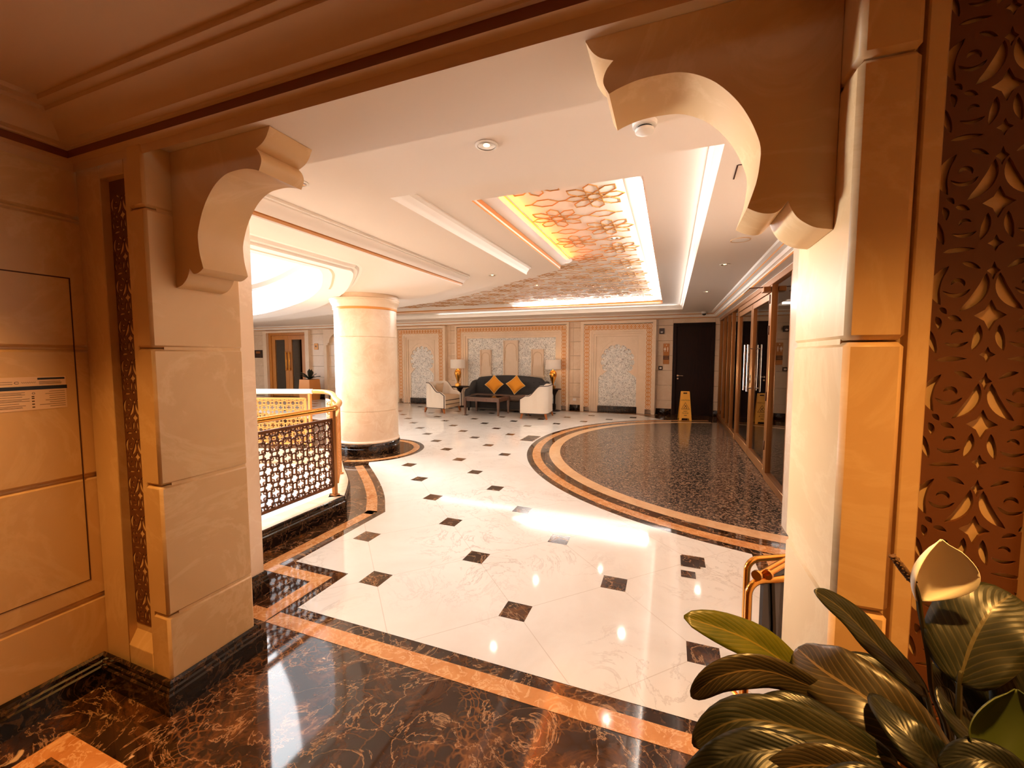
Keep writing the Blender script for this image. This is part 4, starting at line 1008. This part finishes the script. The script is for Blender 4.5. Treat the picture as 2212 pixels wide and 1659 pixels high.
g.skin(rings); g.make('backrest', 'sofa', t, world=True, angle=60)
g = G(); btn = None
for r, (z, m) in enumerate(((.53, 12), (.66, 13), (.79, 12))):
    for i in range(m):
        u = -1 + 2 * (i + .5) / m; x = SX - .02 + u * .96; p = (x - SX, 10.53 + .07 * (z - .42) / .50 - .004 - 10.45, z)
        if btn is None: g.sphere((0, 0, 0), .017, 8, (1, .5, 1)); btn = g.make('tufting_button', 'black', t); btn.location = p
        else: b2 = btn.copy(); COL.objects.link(b2); b2.parent = t; b2.location = p
for s in (-1, 1):
    g = G(); rings = []; xo = SX + (-1.155 if s < 0 else 1.105); xi = xo - s * .17
    for y, h in ((10.15, .56), (10.18, .60), (10.27, .615), (10.36, .63), (10.45, .69), (10.52, .76), (10.60, .80), (10.72, .82)):
        rings.append([(xo, y, .085), (xo, y, h - .06), (xo - s * .02, y, h - .015), (xo - s * .085, y, h), (xi + s * .02, y, h - .015), (xi, y, h - .06), (xi, y, .085)])
    g.skin(rings); g.make('arm', 'sofa', t, world=True, angle=60)
for x in (SX - 1.05, SX + 1.0):
    for y in (10.2, 10.66):
        g = G(); g.lathe([(0, .0), (.018, .0), (.026, .086), (0, .086)], 12, (x, y, 0)); g.make('leg', 'doorwood', t, world=True)
def cushion(label, x, z, rot):
    t = thing('cushion', label, 'cushion', (x, 10.36, z)); t.rotation_euler = (math.radians(-14), rot, 0)
    g = G(); pillow(g, .185, .075).make('cover', 'mustard', t)
    g = G(); e = []
    for k in range(4):
        for i in range(8):
            v = -1 + 2 * i / 8; q = (1 - .10 * (1 - v * v)); p = (v, -q) if k == 0 else ((q, v) if k == 1 else ((-v, q) if k == 2 else (-q, -v))); e.append((p[0] * .185, 0, p[1] * .185))
    g.tube(e, .007, 6, True); g.make('corded_edge', 'cord', t)
cushion('mustard yellow diamond cushion on the sofa, the one nearer the column', -4.46, .722, math.radians(42))
cushion('mustard yellow diamond cushion on the sofa, the one nearer the wet floor sign', -3.84, .728, math.radians(50))
t = thing('coffee_table', 'low walnut coffee table between the two ivory armchairs', 'coffee table', (-4.415, 9.78, 0), math.radians(-3))
g = G(); g.box(-.50, .50, -.33, .33, .425, .45, .004); g.make('tabletop', 'tablewood', t)
g = G(); g.box(-.42, .42, -.25, .25, .451, .453); g.make('glass_inlay', 'basedark', t)
g = G()
for a in ((-.47, .47, -.31, -.285), (-.47, .47, .285, .31), (-.475, -.45, -.30, .30), (.45, .475, -.30, .30)): g.box(*a, .345, .425)
g.make('apron', 'tablewood', t)
for sx in (-1, 1):
    for sy in (-1, 1):
        g = G(); g.skin([[(sx * .47 + a * w, sy * .30 + b * w, z) for a, b in ((-1, -1), (1, -1), (1, 1), (-1, 1))] for z, w in ((0, .018), (.3, .028), (.425, .03))]); g.make('leg', 'tablewood', t)
def side_table(label, x, y, r):
    t = thing('side_table', label, 'side table', (x, y, 0))
    g = G(); g.lathe([(0, .585), (r, .585), (r + .005, .592), (r, .602), (0, .602)], 40); g.make('tabletop', 'doorwood', t)
    g = G(); g.lathe([(0, .02), (.03, .02), (.026, .25), (.03, .42), (.06, .50), (.10, .56), (.11, .585), (0, .585)], 20); g.make('pedestal', 'doorwood', t)
    g = G(); g.lathe([(0, .0), (.17, .0), (.17, .012), (.05, .03), (0, .03)], 28); g.make('foot', 'doorwood', t)
side_table('round dark pedestal side table between left armchair and sofa', -5.755, 10.83, .29)
side_table('round dark side table half hidden behind the right armchair', -2.93, 10.95, .18)
def lamp(label, x, y):
    t = thing('table_lamp', label, 'table lamp', (x, y, .603), group=None)
    g = G(); g.box(-.06, .06, -.06, .06, 0, .09, .004); g.make('base', 'brass', t)
    g = G(); prof = [(.022, .09), (.02, .12), (.035, .17), (.07, .27), (.092, .35), (.095, .40), (.08, .46), (.045, .50), (.02, .515)]; n = 40
    g.skin([[(r * (1 + .05 * math.cos(10 * 2 * PI * k / n)) * math.cos(2 * PI * k / n), r * (1 + .05 * math.cos(10 * 2 * PI * k / n)) * math.sin(2 * PI * k / n), z) for k in range(n)] for r, z in prof]); g.make('ribbed_body', 'brass', t)
    g = G(); g.tube([(0, 0, .51), (0, 0, .70)], .006, 8); g.make('stem', 'brass', t)
    g = G(); g.lathe([(.215, .535), (.21, .785), (.205, .785), (.21, .535)], 40); g.make('lamp_shade', 'shade', t)
    g = G(); g.sphere((0, 0, .64), .03); g.make('bulb', 'glow', t)
    light('table_lamp_glow', 'POINT', (x, y, 1.26), 1.5, (1, .72, .42), .04)
lamp('gold ribbed table lamp with white drum shade between left armchair and sofa', -5.80, 10.80)
lamp('gold ribbed table lamp with white drum shade behind the right armchair', -2.97, 10.94)

# ------------------------------------------------------------------ wet floor sign
t = thing('wet_floor_sign', 'yellow folding wet floor caution sign standing before the dark door', 'caution sign', (.34, 10.55, T2), math.radians(4))
def sign_panel(yb, yt):
    g = G(); outl = [(-.135, .0), (-.085, .0), (-.075, .05), (.075, .05), (.085, .0), (.135, .0), (.095, .655), (.085, .665), (-.085, .665), (-.095, .655)]
    hand = [(-.045, .605), (.045, .605), (.045, .635), (-.045, .635)]
    g.plate([outl, hand], lambda u, v, w: (u, yb + (yt - yb) * v / .665 + w - .006, v), .012); return g
sign_panel(-.19, -.015).make('front_panel', 'yellow', t, smooth=False); sign_panel(.19, .015).make('rear_panel', 'yellow', t, smooth=False)
g = G(); fs = lambda dz: (lambda u, v: (u, -.19 + .175 * (v + dz) / .665 - .0075, v + dz))
for w_, h_ in (('CAUTION', .46), ('WET', .205), ('FLOOR', .165)):
    g = G(); text_mesh(g, w_, .042, fs(h_)); g.make('lettering', 'ink', t, smooth=False)
g = G(); f0 = lambda u, v, k: (u, -.19 + .175 * v / .665 - .0072 - k, v)
g.ribbon([(-.085, .255), (.085, .255), (0, .405)], .007, .001, f0, True); g.make('warning_triangle', 'ink', t, smooth=False); g = G()
g.ribbon([(-.02, .355), (.005, .325), (-.015, .30), (-.035, .285)], .011, .001, f0); g.ribbon([(.005, .325), (.03, .30), (.02, .275)], .011, .001, f0); g.ribbon([(-.005, .335), (.03, .34)], .008, .001, f0); g.ribbon([(-.05, .27), (.05, .27)], .006, .001, f0)
g.ribbon([(-.03, .115), (.03, .115)], .012, .001, f0)
g.make('slip_pictogram', 'ink', t, smooth=False)
g = G(); g.tube([(-.09, 0, .655), (.09, 0, .655)], .012, 8); g.make('hinge', 'yellow', t)
# floor boxes
t = thing('floor_box', 'brown metal floor box lids in the white marble near the newspaper rack', 'floor box', (.17, 3.12, T2))
g = G(); g.box(.104, .232, 3.12, 3.285, T2 + .0006, T2 + .004, .001); g.make('lid', 'inset', t, world=True)
g = G(); g.box(.102, .195, 2.965, 3.055, T2, T2 + .004, .001); g.make('lid', 'inset', t, world=True)
t = thing('floor_box', 'slotted metal floor box plate beside the edge of the granite circle', 'floor box', (-2.33, 7.12, T2))
g = G(); g.box(-2.47, -2.22, 6.86, 7.36, T2, T2 + .003, .001); g.make('plate', 'steel', t, world=True)
g = G()
for i in range(4): g.box(-2.45, -2.24, 6.89 + .12 * i, 6.94 + .12 * i, T2 + .003, T2 + .0045)
g.make('slots', 'black', t, world=True)

# ------------------------------------------------------------------ notice on the left wall
t = thing('notice', 'clear notice sticker with dark bars and printed lines on the left wall', 'notice', (-2.4195, .80, 1.28))
PX = -2.4190
def rect(g, y0, y1, z0, z1, x=PX): g.poly([(x, y0, z0), (x, y1, z0), (x, y1, z1), (x, y0, z1)])
g = G(); g.box(-2.4198, -2.4192, .60, .983, 1.28, 1.414); g.make('backing', 'sticker', t, world=True)
g = G(); rect(g, .60, .986, 1.3615, 1.3765); rect(g, .898, .98, 1.4015, 1.4095); g.make('header_bar', 'navy', t, world=True, smooth=False)
random.seed(3); g = G(); z = 1.352
for i in range(8):
    a = random.choice((.0, .012, .03, .02)); b = random.choice((.0, .018, .03))
    rect(g, .62, .872 - a, z - .0008, z + .0008); rect(g, .900 + b, .978, z - .0008, z + .0008)
    if i % 3 == 1: rect(g, .62, .85, z + .0034, z + .0046)
    z -= .0088
for z in (1.393, 1.3885, 1.384): rect(g, .902, .975 - random.random() * .01, z - .0008, z + .0008)
for z in (1.3955, 1.387): rect(g, .62, .828, z - .0008, z + .0008)
for i in range(26):
    y = .852 + i * .0016; zz = 1.3915 + .0022 * math.sin(i * 1.9); rect(g, y, y + .0014, zz - .001, zz + .001)
for z in (1.334, 1.3265, 1.315, 1.303, 1.291): rect(g, .878, .886, z - .0022, z + .0022)
g.make('printed_lines', 'ink', t, world=True, smooth=False)
g = G(); fn = lambda u, v, k: (PX + k, u, v)
g.ribbon([(.8395 + .0062 * math.cos(a), 1.3915 + .0045 * math.sin(a)) for a in [math.radians(20 + 320 * i / 16) for i in range(17)]], .0016, .0002, fn)
g.ribbon([(.884 + .004 * math.cos(a), 1.347 + .0036 * math.sin(a)) for a in [2 * PI * i / 14 for i in range(14)]], .0013, .0002, fn, True)
g.make('emblem', 'navy', t, world=True, smooth=False)

# ------------------------------------------------------------------ newspaper rack behind the right pilaster
t = thing('newspaper_rack', 'gold tube newspaper rack standing in the lobby behind the right pilaster', 'newspaper rack', (.40, 1.82, T2))
e1 = Vector((math.sin(math.radians(62)), math.cos(math.radians(62)), 0)); c0 = Vector((.300, 1.755, 0))
def rframe(off, w=.40, h=.64, r=.05):
    o_ = c0 + Vector((-e1.y, e1.x, 0)) * off + e1 * (off * .7); p = [o_ + Vector((0, 0, .014))]
    p += [o_ + e1 * (r - r * math.cos(a)) + Vector((0, 0, h - r + r * math.sin(a))) for a in [PI / 2 * i / 6 for i in range(7)]]
    p += [o_ + e1 * (w - r + r * math.sin(a)) + Vector((0, 0, h - r + r * math.cos(a))) for a in [PI / 2 * i / 6 for i in range(7)]] + [o_ + e1 * w + Vector((0, 0, .014))]
    return p
for off in (0, .16):
    g = G(); g.tube(rframe(off), .013, 10); g.make('frame', 'brass', t, world=True)
g = G(); n_ = Vector((-e1.y, e1.x, 0))
for s in (.02, .38): g.tube([c0 + e1 * s + Vector((0, 0, .12)), c0 + e1 * s + n_ * .16 + Vector((0, 0, .12))], .009, 8)
g.make('brace', 'brass', t, world=True)
sd = Vector((math.sin(math.radians(36)), math.cos(math.radians(36)), 0))
for i, s in enumerate((.045, .09)):
    nt = thing('newspaper', ('dark newspaper on the left gold reading stick of the rack', 'dark newspaper on the right gold reading stick of the rack')[i], 'newspaper', tuple(c0 + e1 * s + Vector((0, 0, .3))))
    a = c0 + e1 * s - sd * .025 + Vector((0, 0, .668)); b = a + sd * .42
    g = G(); g.tube([a, b], .010, 10); g.tube([a - sd * .004, a + sd * .008], .019, 14); g.make('stick', 'brass', nt, world=True)
    g = G(); rings = []
    for k in range(13):
        p = a + sd * (.03 + .32 * k / 12); q = Vector((sd.y, -sd.x, 0)) * (.014 * math.sin(k * 1.9 + i))
        rings.append([p + Vector((0, 0, -.008)), p + q + Vector((0, 0, -.18)), p + q * 1.8 + Vector((0, 0, -.34 - .02 * (k % 2))), p + q * 1.8 + Vector((sd.y, -sd.x, 0)) * .012 + Vector((0, 0, -.34)), p + Vector((sd.y, -sd.x, 0)) * .012 + Vector((0, 0, -.02))])
    g.skin(rings); g.make('sheets', 'paper', nt, world=True, angle=25)

# ------------------------------------------------------------------ peace lily in the foreground
t = thing('peace_lily', 'large dark green peace lily with white spathe in the right foreground', 'plant', (.36, .66, 0))
g = G(); g.lathe([(0, .0), (.15, .0), (.17, .05), (.20, .50), (.22, .72), (.225, .78), (.205, .78), (.20, .74), (0, .74)], 40); g.make('planter', 'potdark', t)
g = G(); g.lathe([(0, .735), (.20, .742), (.12, .752), (0, .755)], 28); g.make('soil', 'soil', t)
CROWN = Vector((.36, .66, .80))
def leaf(mname, pts, width, roll):
    P = smoothpath(pts, 6); n = len(P); V = []; F = []; UV = []; m = 9
    P = [Vector(p) for p in P]; view = (P[n // 2] - Vector((0, 0, 1.5))).normalized(); rnd = random.random() * 6
    for i, p in enumerate(P):
        tt = i / (n - 1); ax = (P[min(i + 1, n - 1)] - P[max(i - 1, 0)]).normalized(); side = ax.cross(view).normalized()
        side = (Matrix.Rotation(roll, 3, ax) @ side).normalized(); nor = side.cross(ax).normalized()
        w = width * .5 * ((tt + .015) ** .62 * (1.0 - min(tt, .998)) ** .7) / .404 + .0012
        for j in range(m):
            u = -1 + 2 * j / (m - 1); wave = .10 * math.sin(tt * 17 + rnd + (0 if u > 0 else 1.7)) * abs(u) ** 2
            V.append(p + side * (u * w) + nor * (w * (-.34 * abs(u) + .20 * u * u + wave * .8))); UV.append((.5 + u / 2, tt))
    for i in range(n - 1):
        for j in range(m - 1): F.append((i * m + j, i * m + j + 1, (i + 1) * m + j + 1, (i + 1) * m + j))
    off = Vector((.36, .66, 0)); me = bpy.data.meshes.new('leaf'); me.from_pydata([tuple(v - off) for v in V], [], F)
    ul = me.uv_layers.new(name='UVMap')
    for lp in me.loops: ul.data[lp.index].uv = UV[lp.vertex_index]
    me.materials.append(M[mname]); me.shade_smooth(); o = bpy.data.objects.new('leaf', me); COL.objects.link(o); o.parent = t
    md = o.modifiers.new('thick', 'SOLIDIFY'); md.thickness = .0012
    b = P[0]; g = G(); mid = (CROWN + b) / 2 + Vector((0, 0, .03)); q = smoothpath([CROWN + Vector((random.uniform(-.03, .03), random.uniform(-.03, .03), -.045)), mid, b, P[2]], 5)
    g.tube(q, [.0045 - .0025 * i / len(q) for i in range(len(q))], 6); st = g.make('petiole', 'stem', o)
    for v in st.data.vertices: v.co -= off
    return o
LEAVES = [('leafolive', [(0.201, 0.7, 1.022), (0.121, 0.68, 1.076), (0.028, 0.66, 1.104)], 0.052, 0.35),
 ('leafbrown', [(0.219, 0.66, 1.035), (0.133, 0.62, 1.077), (0.073, 0.6, 1.068), (0.039, 0.6, 1.027)], 0.0375, -0.3),
 ('leaf', [(0.256, 0.58, 1.026), (0.17300000000000001, 0.56, 1.054), (0.091, 0.55, 1.054), (0.039, 0.55, 1.003)], 0.0511, 0.1),
 ('leafbrown', [(0.317, 0.6, 1.015), (0.254, 0.62, 1.062), (0.207, 0.66, 1.068), (0.186, 0.7, 1.067)], 0.0805, 0.2),
 ('leaf', [(0.345, 0.72, 1.028), (0.29, 0.72, 1.082), (0.245, 0.72, 1.127), (0.208, 0.72, 1.15)], 0.0391, 0.6),
 ('leaf', [(0.347, 0.66, 1.091), (0.367, 0.68, 1.136), (0.393, 0.7, 1.172), (0.423, 0.72, 1.189)], 0.0889, -0.2),
 ('leafdeep', [(0.158, 0.52, 1.063), (0.104, 0.51, 1.056), (0.066, 0.5, 1.038), (0.027, 0.5, 1.002)], 0.0405, 0.2),
 ('leafbrown', [(0.23, 0.5, 1.065), (0.181, 0.5, 1.072), (0.145, 0.5, 1.064), (0.107, 0.5, 1.039)], 0.0359, -0.2),
 ('leafdeep', [(0.363, 0.74, 0.948), (0.337, 0.76, 0.994), (0.301, 0.77, 1.013), (0.257, 0.78, 1.01)], 0.0518, 0.4),
 ('leafdeep', [(0.42, 0.74, 0.995), (0.438, 0.76, 1.038), (0.451, 0.77, 1.076), (0.469, 0.78, 1.108)], 0.087, 0.0),
 ('leafdeep', [(0.224, 0.6, 1.04), (0.18, 0.6, 1.052), (0.15, 0.6, 1.055), (0.118, 0.6, 1.046)], 0.0239, 0.5),
 ('leafdeep', [(0.315, 0.58, 1.012), (0.281, 0.57, 1.053), (0.26, 0.58, 1.07), (0.244, 0.62, 1.078)], 0.0446, 0.5),
 ('leafdeep', [(0.364, 0.62, 1.001), (0.361, 0.64, 1.027), (0.344, 0.66, 1.052), (0.339, 0.68, 1.071)], 0.0355, 0.6),
 ('leafdeep', [(0.357, 0.56, 1.05), (0.335, 0.56, 1.072), (0.309, 0.56, 1.073), (0.284, 0.56, 1.053)], 0.0337, 0.2),
 ('leafdeep', [(0.241, 0.5, 1.055), (0.215, 0.49, 1.07), (0.178, 0.48, 1.075), (0.14, 0.48, 1.051)], 0.0334, 0.2),
 ('leafdeep', [(0.427, 0.68, 1.0), (0.433, 0.7, 1.047), (0.446, 0.72, 1.091), (0.463, 0.74, 1.126)], 0.0619, 0.2),
 ('leafdeep', [(0.373, 0.7, 0.961), (0.381, 0.73, 0.991), (0.379, 0.75, 1.022), (0.376, 0.77, 1.049)], 0.0342, 0.4),
 ('leaf', [(0.329, 0.6, 1.031), (0.329, 0.6, 1.042), (0.329, 0.6, 1.059), (0.329, 0.6, 1.07)], 0.0128, 0.0)]
random.seed(11)
for a in LEAVES: leaf(*a)
def petal(name, m, centre, axis_dir, side_dir, L, W, cup, parent, off):
    """cupped spathe: a pointed oval that wraps forward at its edges"""
    A = Vector(axis_dir).normalized(); Sd = Vector(side_dir).normalized(); Nn = Sd.cross(A).normalized(); V = []; F = []; n, q = 18, 11
    for i in range(n + 1):
        tt = i / n; w = W * (math.sin(PI * tt ** 1.15) ** .8) + .0015
        if tt > .9: w *= (1 - (tt - .9) * 8) if tt < 1 else .05; w = max(w, .001)
        for j in range(q):
            u = -1 + 2 * j / (q - 1); V.append(Vector(centre) + A * (L * tt) + Sd * (w * math.sin(u * 1.25) / math.sin(1.25)) + Nn * (cup * w * (u * u) * (1.3 - .5 * tt) - .25 * cup * L * math.sin(PI * tt) * .25) - Vector(off))
    for i in range(n):
        for j in range(q - 1): F.append((i * q + j, i * q + j + 1, (i + 1) * q + j + 1, (i + 1) * q + j))
    me = bpy.data.meshes.new(name); me.from_pydata([tuple(v) for v in V], [], F); me.materials.append(M[m]); me.shade_smooth()
    o = bpy.data.objects.new(name, me); COL.objects.link(o); o.parent = parent; md = o.modifiers.new('thick', 'SOLIDIFY'); md.thickness = .001; return o
OFF = (.36, .66, 0)
sp = petal('spathe', 'spathe', (.320, .70, 1.170), (.012, -.012, .085), (1, .3, 0), .094, .036, .75, t, OFF); sp['label'] = 'white spathe on the tall stem'
g = G(); A_, B_ = Vector((.309, .692, 1.199)), Vector((.282, .68, 1.235)); g.tube([A_.lerp(B_, i / 8) for i in range(9)], [.0028 + .0022 * math.sin(PI * i / 8 * .9 + .25) for i in range(9)], 10)
for i in range(60):
    f = i / 60; p = A_.lerp(B_, f); a = i * 2.4; g.sphere(p + Vector((math.cos(a) * .0042, math.sin(a) * .0042, math.sin(a) * .002)), .0015, 6)
g.make('spadix', 'spadix', t, world=True)
g = G(); g.tube(smoothpath([(.352, .66, .78), (.358, .69, .98), (.342, .70, 1.044), (.335, .70, 1.094), (.324, .70, 1.15), (.318, .698, 1.18), (.309, .692, 1.20)], 6), .0032, 8); g.make('flower_stem', 'stem', t, world=True)
s2 = petal('spathe', 'spathegreen', (.345, .585, 1.052), (.020, .02, .075), (1, -.2, .25), .085, .036, 1.1, t, OFF); s2['label'] = 'curled green spathe at the right edge'
g = G(); g.tube([(.362, .575, 1.075), (.369, .573, 1.10), (.374, .572, 1.118)], [.003, .0042, .002], 8); g.make('spadix', 'spathe', t, world=True)
g = G(); g.tube(smoothpath([(.36, .64, .78), (.35, .60, .95), (.345, .585, 1.06)], 6), .003, 8); g.make('flower_stem', 'stem', t, world=True)
